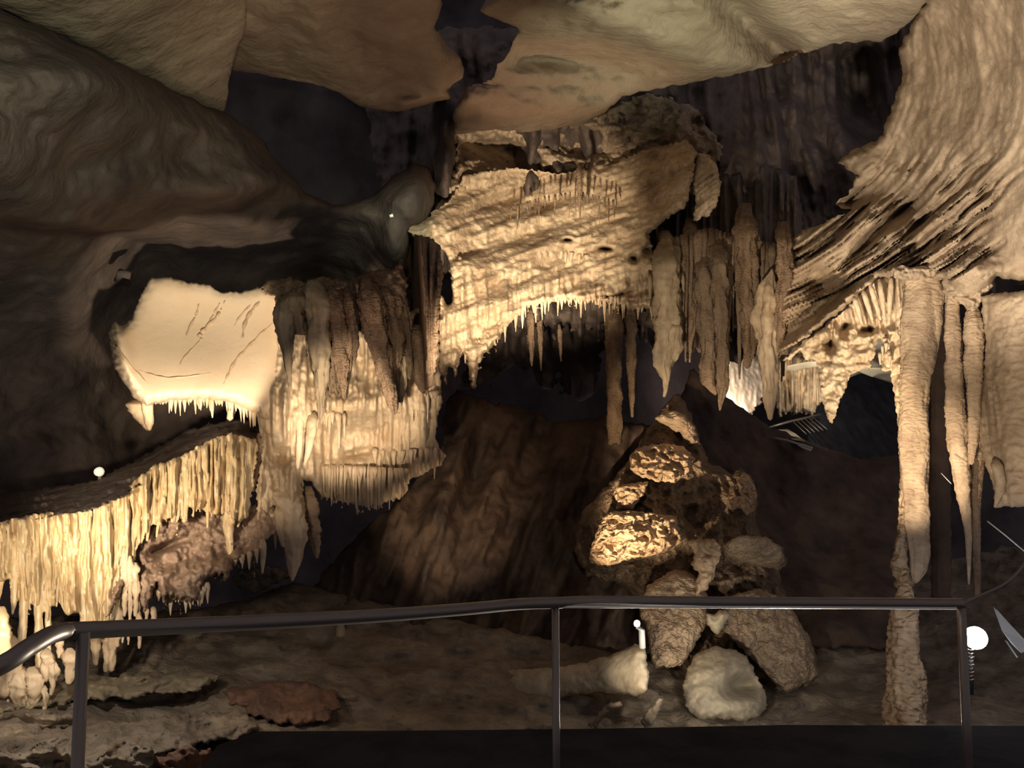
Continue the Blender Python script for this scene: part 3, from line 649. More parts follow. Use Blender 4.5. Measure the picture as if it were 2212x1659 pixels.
shoulder = relief('flowstone_bulge', [(1507, 330), (1530, 335), (1548, 356), (1558, 395), (1556, 415), (1546, 445), (1530, 470), (1518, 468), (1506, 480), (1497, 478), (1502, 440), (1496, 400), (1500, 360)],
       [(1510, 340, 10.6), (1550, 400, 10.3), (1520, 470, 10.4)], M['cream'], step=2.6, rnd=16, thick=.6, edge=(3, 8), mod=lambda X, Y: .16 * np.abs(fbm((Y + .7 * X) / 14, X / 120, 2, 2)), rough=[(.05, .1, 1, 'b')])
tag(shoulder, 'pale ribbed flowstone knob at the upper right end of the arch', 'flowstone')

def rb_mod(X, Y):
    z = .3 * fbm(X / 60, Y / 40, 2.2, 4) - 1.0 * bump(X, Y, 1072, 318, 80, 26, 10) - .9 * bump(X, Y, 1130, 345, 26, 30) - .8 * bump(X, Y, 1248, 312, 52, 34, 10) - .7 * bump(X, Y, 1205, 372, 36, 16)
    return z
o = relief('rock_band', [(985, 282), (1060, 276), (1150, 280), (1262, 262), (1330, 225), (1400, 200), (1500, 230), (1560, 320), (1540, 380), (1482, 330), (1400, 380), (1220, 400), (1060, 400), (1000, 430), (960, 480), (930, 480), (955, 420), (985, 360)],
       [(985, 290, 11.2), (1250, 270, 11.4), (1500, 260, 11.6), (950, 470, 10.0), (1200, 400, 11.2), (1500, 360, 11.4)], M['drape'], step=3, rnd=16, thick=.9, edge=(6, 12), mod=rb_mod, rough=[(.10, .25, 1, 'b'), (.04, .08, 1, 'n')])
tag(o, 'brown pitted rock band with dark hollows between the ceiling and the arch', 'rock')
# dripstone columns right of the arch
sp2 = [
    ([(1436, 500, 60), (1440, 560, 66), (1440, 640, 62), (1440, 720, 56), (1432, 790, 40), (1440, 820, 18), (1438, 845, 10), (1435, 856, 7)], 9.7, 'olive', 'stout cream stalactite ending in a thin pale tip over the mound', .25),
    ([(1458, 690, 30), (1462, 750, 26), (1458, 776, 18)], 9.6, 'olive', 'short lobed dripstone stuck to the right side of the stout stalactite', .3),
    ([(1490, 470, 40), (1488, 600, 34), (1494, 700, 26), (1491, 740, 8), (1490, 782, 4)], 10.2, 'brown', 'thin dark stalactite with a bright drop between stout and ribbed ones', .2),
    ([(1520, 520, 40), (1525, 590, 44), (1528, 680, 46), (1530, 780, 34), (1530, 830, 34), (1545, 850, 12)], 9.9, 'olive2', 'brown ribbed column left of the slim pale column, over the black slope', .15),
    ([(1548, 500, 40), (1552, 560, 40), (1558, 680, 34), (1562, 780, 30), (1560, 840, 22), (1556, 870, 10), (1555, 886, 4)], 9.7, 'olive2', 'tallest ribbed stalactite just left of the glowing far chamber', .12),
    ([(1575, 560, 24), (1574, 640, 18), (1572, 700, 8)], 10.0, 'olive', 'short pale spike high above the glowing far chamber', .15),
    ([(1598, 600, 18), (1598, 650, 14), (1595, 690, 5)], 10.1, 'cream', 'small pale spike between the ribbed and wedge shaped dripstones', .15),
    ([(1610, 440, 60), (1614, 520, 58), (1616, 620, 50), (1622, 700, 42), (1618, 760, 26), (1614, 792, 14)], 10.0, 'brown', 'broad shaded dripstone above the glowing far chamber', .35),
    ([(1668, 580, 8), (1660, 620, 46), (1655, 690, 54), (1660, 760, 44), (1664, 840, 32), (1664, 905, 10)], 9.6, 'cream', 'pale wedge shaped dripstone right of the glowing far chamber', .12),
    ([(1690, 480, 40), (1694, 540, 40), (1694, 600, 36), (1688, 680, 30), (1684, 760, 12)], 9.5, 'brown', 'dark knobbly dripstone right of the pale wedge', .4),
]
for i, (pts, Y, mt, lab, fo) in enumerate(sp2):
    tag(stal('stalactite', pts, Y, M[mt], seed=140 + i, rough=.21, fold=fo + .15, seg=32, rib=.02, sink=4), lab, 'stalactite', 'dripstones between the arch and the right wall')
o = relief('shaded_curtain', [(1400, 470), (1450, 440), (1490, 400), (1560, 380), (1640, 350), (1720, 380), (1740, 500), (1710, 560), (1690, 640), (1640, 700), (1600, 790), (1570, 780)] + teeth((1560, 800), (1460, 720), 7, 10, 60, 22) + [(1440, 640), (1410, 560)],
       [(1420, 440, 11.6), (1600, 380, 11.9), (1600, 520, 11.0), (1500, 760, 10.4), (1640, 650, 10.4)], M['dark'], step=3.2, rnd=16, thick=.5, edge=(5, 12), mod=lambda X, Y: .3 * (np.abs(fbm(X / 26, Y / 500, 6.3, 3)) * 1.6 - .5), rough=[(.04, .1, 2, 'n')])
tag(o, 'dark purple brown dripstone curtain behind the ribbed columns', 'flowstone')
fringe(o, [(1460, 520), (1530, 500), (1600, 520), (1700, 540)], 24, 90, 300, 12, 26, 10.05, M['olive2'], seed=57)
fringe(o, [(1400, 600), (1440, 580), (1480, 600)], 8, 40, 140, 8, 16, 9.9, M['olive'], seed=58)
for i, (x, y0, y1, w, Y) in enumerate([(1325, 650, 960, 34, 10.9), (1312, 640, 780, 16, 11.1), (1362, 650, 900, 24, 11.2), (1145, 665, 790, 16, 11.0), (1165, 665, 800, 12, 11.3), (1208, 700, 780, 10, 11.4)]):
    labs = ['tall dim reddish column standing under the right half of the arch', 'thin dim stalactite just left of the tall reddish column', 'dim stalactite just right of the tall reddish column',
            'dim stalactite hanging below the left part of the arch fringe', 'dim thin dripstone beside the one under the left fringe', 'short dim spike hanging in the dark under the arch middle']
    tag(stal('stalactite', [(x, y0, w * 1.2), (x + 2, (y0 + y1) / 2, w), (x + 4, y1, w * (1.0 if i == 0 else .3))], Y, M['brown'], seed=160 + i, rough=.15, fold=.3, seg=20), labs[i], 'stalactite', 'dim dripstones under the arch')
# dim far curtain inside the arch
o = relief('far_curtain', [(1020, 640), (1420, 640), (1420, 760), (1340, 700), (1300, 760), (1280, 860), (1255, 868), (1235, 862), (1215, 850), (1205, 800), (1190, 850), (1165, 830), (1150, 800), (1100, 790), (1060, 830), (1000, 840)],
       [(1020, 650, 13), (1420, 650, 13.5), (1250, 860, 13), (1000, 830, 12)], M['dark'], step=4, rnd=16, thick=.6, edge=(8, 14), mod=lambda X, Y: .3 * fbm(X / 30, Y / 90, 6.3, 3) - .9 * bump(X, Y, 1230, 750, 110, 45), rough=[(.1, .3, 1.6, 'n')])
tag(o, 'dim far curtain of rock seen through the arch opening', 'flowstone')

# ------------------------------------------------------------------ far lit chamber
o = relief('far_flowstone', [(1560, 770), (1660, 770), (1655, 830), (1646, 872), (1634, 880), (1628, 892), (1610, 898), (1600, 880), (1590, 888), (1580, 866), (1560, 860)],
       [(1560, 780, 15), (1650, 880, 14.6)], M['pale'], step=2.5, rnd=10, thick=.5, edge=(4, 8), mod=lambda X, Y: .12 * np.abs(fbm(X / 12, Y / 60, 3, 3)), rough=[(.03, .15, 2, 'n')])
tag(o, 'glowing white flowstone in the far chamber behind the columns', 'flowstone')
fc = relief('far_draperies', [(1670, 770), (1780, 760), (1800, 800), (1780, 860), (1765, 880)] + teeth((1760, 890), (1680, 890), 7, 10, 50, 31) + [(1675, 860)],
       [(1670, 780, 13.4), (1780, 780, 13), (1720, 880, 13)], M['cream'], step=2.6, rnd=10, thick=.5, edge=(4, 8), mod=lambda X, Y: .5 * np.abs(fbm(X / 12, Y / 200, 3, 2)), rough=[(.05, .1, 2, 'n')])
tag(fc, 'row of pale stringy draperies in the far chamber beside the dark doorway', 'flowstone')
o = relief('bright_ledge', [(1695, 800), (1700, 790), (1740, 782), (1768, 780), (1766, 792), (1740, 796), (1716, 803)], [(1695, 800, 12.2), (1768, 785, 12)], M['pale'], step=2, rnd=5, thick=.5)
tag(o, 'narrow bright rock ledge above the pale stringy draperies', 'ledge')
o = relief('bright_ledge', [(1846, 797), (1870, 794), (1924, 795), (1926, 806), (1900, 808), (1885, 815), (1862, 806)], [(1846, 800, 12.2), (1926, 800, 12)], M['pale'], step=2, rnd=5, thick=.5)
tag(o, 'bright ledge along the top of the black opening left of the column', 'ledge')
lm = empty('lamp', tuple(P(1664, 812, 13)))
tag(lm, 'tiny white lamp in the far chamber left of the stringy draperies', 'lamp')
with Grp(lm):
    tube('lamp_head', [P(1665, 800, 13), P(1664, 806, 13), P(1661, 816, 13)], [.035, .04, .025], M['lampwarm'])
    tube('lamp_cap', [P(1666, 796, 13), P(1665, 799, 13)], [.045, .045], M['grey'])
o = relief('grey_rock', [(1690, 800), (1700, 770), (1722, 738), (1750, 730), (1780, 760), (1830, 760), (1890, 730), (1935, 735), (1935, 830), (1860, 806), (1800, 830), (1770, 800)], [(1690, 780, 13.6), (1930, 780, 13.2)], M['pale'], step=3, rnd=14, thick=.5, rough=[(.06, .2, 1, 'n')])
tag(o, 'grey rock glimpsed through the gaps of the golden twin curtain', 'rock')
wk = empty('far_walkway', tuple(P(1720, 950, 11.5)))
tag(wk, 'distant walkway with sloping railing bars and a pale landing', 'walkway')
with Grp(wk):
    relief('landing', [(1670, 928), (1700, 926), (1718, 936), (1740, 954), (1712, 950), (1690, 940)], [(1670, 928, 12.6), (1740, 954, 11.4), (1700, 930, 12.6)], M['pale'], step=2.5, rnd=4, thick=.12)
    relief('landing', [(1716, 956), (1735, 962), (1755, 970), (1752, 975), (1730, 967)], [(1716, 956, 11.5), (1755, 975, 11.0), (1735, 960, 11.6)], M['pale'], step=2.5, rnd=3, thick=.1)
    tube('handrail', [P(1655, 925, 12.3), P(1700, 912, 12.4), P(1772, 896, 12.6)], .018, M['steel'])
    tube('handrail', [P(1660, 944, 11.5), P(1700, 951, 11.3), P(1755, 968, 11)], .015, M['grey'])
    for i in range(6):
        x = 1712 + i * 9
        tube('bar', [P(x, 910 - i * 1.5, 12.3), P(x + 30, 938 - i * 2, 12.1)], .008, M['steel'], seg=6)
o = relief('dark_slope', [(1470, 860), (1490, 800), (1500, 795), (1540, 840), (1600, 880), (1660, 920), (1760, 960), (1860, 990), (1960, 980), (1960, 1400), (1560, 1400), (1480, 1200), (1440, 980)],
       [(1490, 800, 11.4), (1660, 920, 11.6), (1860, 990, 11.8), (1960, 1400, 9.0), (1560, 1300, 9.6), (1470, 1000, 10.6)], M['slope'], step=5, rnd=25, thick=1, edge=(5, 30), rough=[(.15, .6, 1, 'n')])
struct(o, 'black slope falling away behind the mound', 'slope')

# ------------------------------------------------------------------ right formations
rc = empty('flowstone_curtain', tuple(P(1880, 800, 8.3)))
tag(rc, 'golden hanging curtain with twin points around the black opening on the right', 'flowstone')
def r_mod(X, Y):
    u = X - (Y - 600) * .25 * sstep(1980, 1880, X)
    z = .20 * (np.abs(fbm(u / 20, Y / 300, 5.7, 2)) * 1.6 - .5) * (1 - sstep(690, 740, Y)) + .09 * fbm(X / 26, Y / 22, 2.4, 3) * sstep(690, 720, Y)
    z -= .35 * bump(X, Y, 1878, 712, 18, 8, -15) + .35 * bump(X, Y, 1827, 705, 12, 9, -40) + .35 * bump(X, Y, 1798, 700, 3, 50, 5) + .3 * bump(X, Y, 1791, 745, 12, 14)
    return z
with Grp(rc):
    relief('curtain_body', [(1690, 778), (1708, 762), (1760, 722), (1812, 680), (1862, 632), (1892, 604), (1930, 594), (1955, 596), (1958, 700), (1956, 800), (1958, 900), (1962, 1010), (1962, 1150), (1950, 1280), (1936, 1250), (1942, 1120), (1944, 1000), (1938, 900), (1928, 830), (1924, 800),
                            (1905, 802), (1900, 780), (1908, 740), (1898, 730), (1888, 770), (1880, 796), (1862, 796), (1846, 806), (1838, 812), (1828, 838), (1816, 862), (1806, 896), (1797, 914), (1790, 912), (1784, 890), (1774, 862), (1770, 830), (1768, 796), (1764, 780), (1740, 776), (1728, 758), (1710, 776)],
           [(1700, 770, 9.1), (1800, 700, 8.7), (1930, 600, 8.3), (1940, 800, 8.2), (1800, 900, 8.5), (1950, 1200, 8.3)], M['cream'], step=2.4, rnd=10, thick=.35, edge=(3, 7), mod=r_mod, rough=[(.014, .1, 1.2, 'b'), (.008, .04, 1, 'n')])
    fringe(None, [(1900, 770), (1912, 735), (1925, 780)], 6, 14, 34, 6, 10, 8.15, M['cream'], seed=62)
    for i, (a, b) in enumerate([((1845, 640), (1862, 700)), ((1865, 628), (1884, 690)), ((1880, 615), (1902, 690)), ((1900, 606), (1912, 690)), ((1925, 600), (1920, 700))]):
        stal('drapery_fold', [(a[0], a[1], 12), ((a[0] + b[0]) / 2, (a[1] + b[1]) / 2, 12), (b[0], b[1], 6)], 8.15, M['cream'], seed=170 + i, rough=.1)
dw = relief('black_backing', [(1775, 800), (1960, 790), (1965, 1010), (1900, 1020), (1780, 1000), (1740, 960)], [(1775, 800, 14), (1960, 1000, 14)], M['black'], step=5, rnd=14, thick=.6, rough=[(.1, .5, 1, 'n')])  # near-black colour puts the opening's darkness into this surface
tag(dw, 'near-black sheet standing for the darkness inside the opening left of the tall column', 'rock')

colm = empty('cave_column', tuple(P(1975, 1560, 7.2)))
tag(colm, 'tall bright stalactite meeting a rough stalagmite to form a column', 'column')
with Grp(colm):
    stal('stalactite_shaft', [(1990, 588, 84), (1992, 640, 88), (1990, 700, 86), (1985, 760, 74), (1978, 810, 66), (1974, 900, 64), (1976, 1000, 64), (1978, 1080, 60), (1982, 1150, 50), (1986, 1200, 42), (1984, 1235, 34), (1978, 1256, 14)], (7.75, 7.5), M['column'], seed=181, rough=.09, fold=.16, seg=40, n=150, rib=.012, flat=.7, sink=0)
    stal('stalactite', [(2018, 640, 30), (2024, 700, 24), (2022, 750, 12), (2019, 786, 4)], 7.65, M['column'], seed=182, rough=.1, fold=.2)
    stal('side_ridge', [(1954, 1010, 10), (1952, 1100, 16), (1950, 1160, 24), (1946, 1220, 30), (1952, 1265, 36)], 7.6, M['pop'], seed=183, rough=.3, n=70, seg=20)
    stal('stalagmite_base', [(1954, 1230, 24), (1955, 1275, 32), (1953, 1320, 56), (1954, 1400, 66), (1960, 1470, 78), (1958, 1530, 84), (1960, 1600, 96)], (7.45, 7.1), M['pop'], seed=184, rough=.14, seg=36, n=110, rib=.03)
    relief('top_flange', [(1930, 580), (1948, 572), (1965, 578), (1990, 574), (2010, 576), (2040, 582), (2044, 600), (2030, 606), (1950, 606), (1930, 600)], 7.6, M['drape'], step=2.5, rnd=10, thick=.4, rough=[(.05, .07, 1, 'b')])
sp3 = [
    ([(2056, 620, 40), (2058, 680, 40), (2060, 760, 36), (2062, 860, 42), (2070, 960, 44), (2078, 1040, 36), (2086, 1100, 22), (2092, 1160, 14), (2093, 1220, 9), (2093, 1262, 4)], 7.3, 'column', 'long ribbed stalactite tapering to a thin point right of the bright column', .12),
    ([(2100, 650, 34), (2104, 720, 44), (2104, 800, 40), (2104, 880, 28), (2102, 960, 20), (2098, 1000, 12)], 7.2, 'column', 'shorter ring-ribbed stalactite between the long one and the broad slab', .1),
    ([(2114, 900, 26), (2112, 1010, 26), (2108, 1100, 20), (2110, 1200, 16), (2112, 1290, 12)], 7.45, 'brown', 'dim dark stalactite behind the two ribbed ones on the right', .2),
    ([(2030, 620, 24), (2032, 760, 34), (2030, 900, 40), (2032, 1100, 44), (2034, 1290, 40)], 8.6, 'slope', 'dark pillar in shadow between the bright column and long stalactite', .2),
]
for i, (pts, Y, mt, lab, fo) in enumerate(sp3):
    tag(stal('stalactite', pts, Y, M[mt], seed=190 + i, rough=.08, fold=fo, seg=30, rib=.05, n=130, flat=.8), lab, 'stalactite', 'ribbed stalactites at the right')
kn = relief('flowstone_bulge', [(2034, 585), (2060, 572), (2090, 574), (2120, 582), (2142, 598), (2147, 618), (2140, 632), (2122, 644), (2112, 668), (2098, 690), (2088, 668), (2076, 655), (2060, 668), (2046, 660), (2036, 630)],
       [(2040, 600, 7.4), (2140, 610, 7.1), (2098, 680, 7.2)], M['drape'], step=2.5, rnd=22, thick=.6, edge=(4, 9), rough=[(.07, .13, 1, 'b'), (.02, .04, 1, 'n')])
tag(kn, 'bulbous flowstone knob above the ribbed stalactites at the right', 'flowstone')
def s_mod(X, Y): return .10 * bump(X, Y, 2180, 900, 40, 200) + .14 * (np.abs(fbm((X - .12 * Y) / 26, Y / 300, 2, 2)) - .3) * (1 - sstep(2150, 2175, X - (Y - 900) * .1))
slab = empty('flowstone_slab', tuple(P(2180, 1095, 6.8)))
tag(slab, 'broad hanging flowstone slab cut by the right edge of the view', 'flowstone')
with Grp(slab):
    relief('slab_body', [(2119, 640), (2150, 632), (2212, 628), (2500, 622), (2500, 1090), (2300, 1100), (2212, 1096), (2180, 1094), (2146, 1097), (2148, 1060), (2140, 1030), (2128, 1000), (2116, 960), (2114, 920), (2120, 860), (2126, 800), (2130, 740), (2124, 690)],
           [(2125, 650, 7.0), (2212, 640, 6.6), (2500, 700, 5.8), (2125, 950, 7.1), (2212, 1000, 6.75), (2160, 1090, 6.9)], M['drape'], step=3, rnd=24, thick=.5, edge=(3, 12), mod=s_mod, rough=[(.02, .07, .6, 'n')])
    stal('hanging_lip', [(2150, 990, 26), (2160, 1030, 24), (2162, 1060, 20), (2150, 1094, 6)], 6.85, M['drape'], seed=200, rough=.1)

# ------------------------------------------------------------------ the mound of boulders
def k_mod(X, Y): return .2 * fbm(X / 50, Y / 60, 8.2, 3) + .35 * bump(X, Y, 1390, 1140, 90, 60) - .35 * bump(X, Y, 1490, 1110, 28, 60, -25)
mound = relief('stalagmite_mound', [(1455, 856), (1468, 850), (1485, 880), (1512, 950), (1530, 1000), (1580, 1020), (1600, 1010), (1628, 1040), (1636, 1080), (1634, 1120), (1640, 1150), (1690, 1185), (1700, 1215), (1680, 1235), (1700, 1300), (1760, 1400), (1780, 1480),
            (1740, 1560), (1560, 1620), (1420, 1600), (1400, 1500), (1405, 1420), (1378, 1330), (1380, 1290), (1330, 1262), (1270, 1245), (1244, 1200), (1240, 1150), (1262, 1100), (1300, 1060), (1345, 1010), (1390, 940), (1425, 890)],
       [(1460, 860, 9.9), (1450, 1000, 9.6), (1250, 1160, 9.3), (1380, 1140, 9.1), (1540, 1180, 9.0), (1660, 1200, 9.1), (1400, 1400, 8.7), (1550, 1300, 8.6), (1700, 1500, 8.3), (1500, 1550, 8.0)],
       M['mound'], step=3.2, rnd=60, thick=1.6, edge=(5, 18), mod=k_mod, edge_d=.4, rough=[(.16, .3, 1, 'b'), (.05, .09, 1, 'b')])
tag(mound, 'tall rough stalagmite mound rising in the middle right of the cave', 'stalagmite')
B = [
    ('boulder', [(1360, 1013), (1362, 990), (1374, 966), (1425, 958), (1475, 963), (1502, 990), (1493, 1017), (1457, 1042), (1417, 1040), (1385, 1030)], [(1360, 1000, 8.95), (1500, 1000, 9.0), (1420, 1030, 8.8)], 'pop', 'knobbly lit boulder highest on the mound', .12),
    ('boulder', [(1323, 1067), (1328, 1052), (1345, 1046), (1403, 1040), (1390, 1070), (1372, 1092), (1366, 1102), (1331, 1100), (1334, 1085)], [(1323, 1067, 8.8), (1400, 1045, 8.8), (1360, 1100, 8.65)], 'pop', 'small stepped knobbly block below the highest boulder', .10),
    ('boulder', [(1309, 1107), (1360, 1102), (1420, 1110), (1461, 1114), (1466, 1140), (1476, 1172), (1440, 1190), (1400, 1204), (1360, 1208), (1327, 1221), (1300, 1222), (1273, 1216), (1276, 1185), (1288, 1154), (1298, 1125)],
     [(1300, 1120, 8.5), (1460, 1120, 8.45), (1280, 1210, 8.3), (1440, 1190, 8.2), (1370, 1160, 8.2)], 'pop', 'largest coral-textured boulder face glowing on the left of the mound', .12),
    ('boulder', [(1558, 1176), (1600, 1156), (1656, 1161), (1685, 1180), (1694, 1204), (1682, 1230), (1649, 1226), (1600, 1214), (1566, 1201)], [(1558, 1180, 8.3), (1690, 1200, 8.4)], 'fine', 'elongated dim boulder jutting out to the right of the mound', .06),
    ('boulder', [(1483, 1172), (1505, 1166), (1544, 1165), (1558, 1182), (1556, 1205), (1547, 1226), (1540, 1250), (1526, 1273), (1504, 1288), (1500, 1262), (1510, 1236), (1494, 1220), (1500, 1196)],
     [(1483, 1172, 8.2), (1550, 1180, 8.05), (1510, 1280, 8.0)], 'column', 'pale cascade of flowstone in the centre of the mound', .08),
    ('boulder', [(1381, 1300), (1400, 1262), (1457, 1228), (1500, 1240), (1530, 1290), (1528, 1340), (1500, 1400), (1470, 1440), (1410, 1442), (1404, 1400), (1395, 1350), (1382, 1330)], [(1390, 1300, 8.0), (1460, 1240, 8.2), (1450, 1400, 7.6), (1520, 1300, 8.0)],
     'fine', 'rounded rough boulder crossed by the handrail under the cascade', .06),
    ('boulder', [(1525, 1322), (1540, 1330), (1552, 1320), (1566, 1318), (1577, 1328), (1566, 1350), (1552, 1372), (1540, 1366), (1528, 1350)], 7.6, 'pale', 'small pale heart-shaped rock just below the handrail', .03),
    ('boulder', [(1474, 1486), (1484, 1446), (1506, 1410), (1540, 1396), (1578, 1402), (1612, 1418), (1626, 1440), (1634, 1462), (1652, 1490), (1658, 1524), (1640, 1548), (1606, 1560), (1560, 1552), (1510, 1556), (1484, 1530)],
     [(1490, 1480, 7.1), (1560, 1410, 7.3), (1640, 1500, 7.2), (1560, 1540, 6.9)], 'plate', 'big rounded pale boulder with a dark hollow at the foot of the mound', .015),
    ('boulder', [(1560, 1290), (1640, 1270), (1700, 1300), (1750, 1380), (1770, 1460), (1700, 1500), (1640, 1440), (1600, 1400), (1560, 1360)], [(1560, 1300, 8.1), (1700, 1300, 8.3), (1700, 1480, 7.9)], 'fine', 'broad dim rock flank below the rail on the right of the mound', .08),
    ('boulder', [(1414, 905), (1428, 892), (1452, 888), (1480, 895), (1500, 920), (1512, 960), (1490, 962), (1470, 935), (1448, 925), (1430, 916)], [(1414, 905, 9.2), (1510, 960, 9.2)], 'fine', 'low dark crest of rock on top of the mound', .06),
    ('boulder', [(1590, 1040), (1604, 1020), (1622, 1030), (1634, 1060), (1632, 1100), (1615, 1118), (1600, 1100), (1580, 1100), (1575, 1080), (1600, 1070)], [(1590, 1040, 8.9), (1620, 1110, 8.7)], 'pop', 'craggy broken rock at the upper right of the mound', .12),
]
for nm, ol, dp, mt, lab, am in B:
    hol = (lambda X, Y: -.5 * bump(X, Y, 1612, 1480, 42, 22, -8) + .03 * fbm(X / 40, Y / 40, 1.0, 3)) if 'hollow' in lab else None
    o = relief(nm, ol, dp, M[mt], step=2.6, rnd={'column': 16, 'pop': 26}.get(mt, 48) if 'big rounded' not in lab else 80, thick=.8, edge=(3, 12), mod=hol, rough=[(am, .18, 1, 'b'), (am * .5, .07, 1, 'n')])
    tag(o, lab, 'rock', 'rocks of the mound')
o = relief('rock_slab', [(1020, 1450), (1120, 1446), (1208, 1441), (1266, 1430), (1335, 1410), (1372, 1392), (1392, 1398), (1398, 1430), (1402, 1462), (1398, 1495), (1376, 1504), (1335, 1500), (1299, 1495), (1255, 1500), (1180, 1515), (1080, 1540), (1000, 1552), (940, 1545), (900, 1520), (910, 1490), (960, 1468)],
       [(900, 1500, 8.6), (1200, 1480, 7.6), (1390, 1400, 7.0), (1390, 1495, 6.8)], M['plate'], step=3, rnd=40, thick=.5, edge=(3, 14), rough=[(.02, .3, 1, 'n')])
tag(o, 'smooth pale rock slab lit beside the mound below the handrail', 'rock')
for nm, ol, lab in [('small_rock', [(1384, 1560), (1394, 1540), (1412, 1520), (1424, 1507), (1432, 1510), (1424, 1536), (1410, 1568), (1392, 1573)], 'small upright pale rock at the walkway edge below the mound'),
                    ('small_rock', [(1278, 1565), (1292, 1540), (1312, 1520), (1340, 1515), (1346, 1524), (1320, 1534), (1300, 1556), (1286, 1575)], 'low broken rock on the walkway edge left of the upright pale one')]:
    tag(relief(nm, ol, 6.5, M['floor'], step=2.4, rnd=10, thick=.25, edge=(2, 8), rough=[(.03, .07, 1, 'n')]), lab, 'rock')
lm = empty('post_lamp', tuple(P(1388, 1400, 6.9)))
tag(lm, 'small white globe lamp on a short post left of the mound', 'lamp')
with Grp(lm):
    c = P(1376, 1347, 6.9)
    tube('lamp_globe', [c + np.array([0, 0, z]) for z in (-.028, -.02, 0, .02, .028)], [.008, .022, .028, .022, .008], M['lampwarm'])
    tube('post', [P(1377, 1354, 6.9), P(1386, 1362, 6.9), P(1388, 1400, 6.9)], [.02, .026, .026], M['grey'])
lm = empty('wall_lamp', tuple(P(215, 1019, 7.8)))
tag(lm, 'small round lamp glowing above the dark ledge on the left', 'lamp')
with Grp(lm):
    c = P(215, 1019, 7.75)
    tube('lamp_globe', [c + np.array([0, y, 0]) for y in (-.045, -.035, 0, .035)], [.012, .038, .046, .03], M['lampdim'])
    tube('bracket', [P(215, 1030, 7.8), P(216, 1042, 7.9)], .015, M['dark'])
lm = empty('spot_fixture', tuple(P(845, 466, 8.6)))
tag(lm, 'tiny pale fitting on the rounded nose of the dark rock', 'lamp')
with Grp(lm): tube('lamp_head', [P(842, 467, 8.15), P(849, 465, 8.15)], [.014, .016], M['lampdim'])

# ------------------------------------------------------------------ slopes and floor
o = relief('floor_slope', [(640, 1340), (700, 1230), (790, 1140), (860, 1080), (930, 1010), (955, 960), (962, 880), (985, 838), (1015, 850), (1060, 870), (1130, 880), (1200, 910), (1290, 900), (1420, 920), (1440, 1100), (1440, 1600), (500, 1600), (560, 1400)],
       [(980, 850, 10.8), (1200, 900, 11.4), (1420, 920, 11.0), (900, 1060, 9.9), (700, 1260, 9.8), (1000, 1300, 9.3), (1300, 1300, 9.4), (560, 1400, 10), (700, 1560, 8.8), (1300, 1560, 8.6)], M['slope'], step=5, rnd=30, thick=1.2, edge=(6, 25),
       mod=lambda X, Y: .35 * fbm((X + .35 * Y) / 60, (Y - .2 * X) / 260, 3.3, 3) + .3 * bump(X, Y, 930, 1180, 40, 160, 18), rough=[(.06, .2, 1, 'n')])
struct(o, 'dark reddish slope rising behind the railing', 'slope')
o = relief('floor', [(-700, 1330), (300, 1330), (520, 1300), (640, 1260), (760, 1290), (1500, 1450), (1900, 1250), (2300, 1150), (2900, 1100), (2900, 2000), (-700, 2000)],
       [(-600, 1350, 7), (0, 1400, 7.0), (0, 1560, 5.7), (0, 1800, 4.4), (400, 1400, 8.0), (600, 1300, 9.2), (600, 1560, 6.6), (600, 1800, 4.9), (1400, 1480, 8.0), (1400, 1800, 5.6), (2000, 1300, 10.5), (2300, 1200, 10.5), (2000, 1600, 6.8), (2800, 1700, 5.5)],
       M['floor'], step=6, rnd=20, thick=.6, edge=(6, 25), mod=lambda X, Y: .16 * fbm(X / 110, Y / 40, 3.3, 4), rough=[(.06, .2, .6, 'n')])
struct(o, 'uneven dark cave floor', 'cave floor')
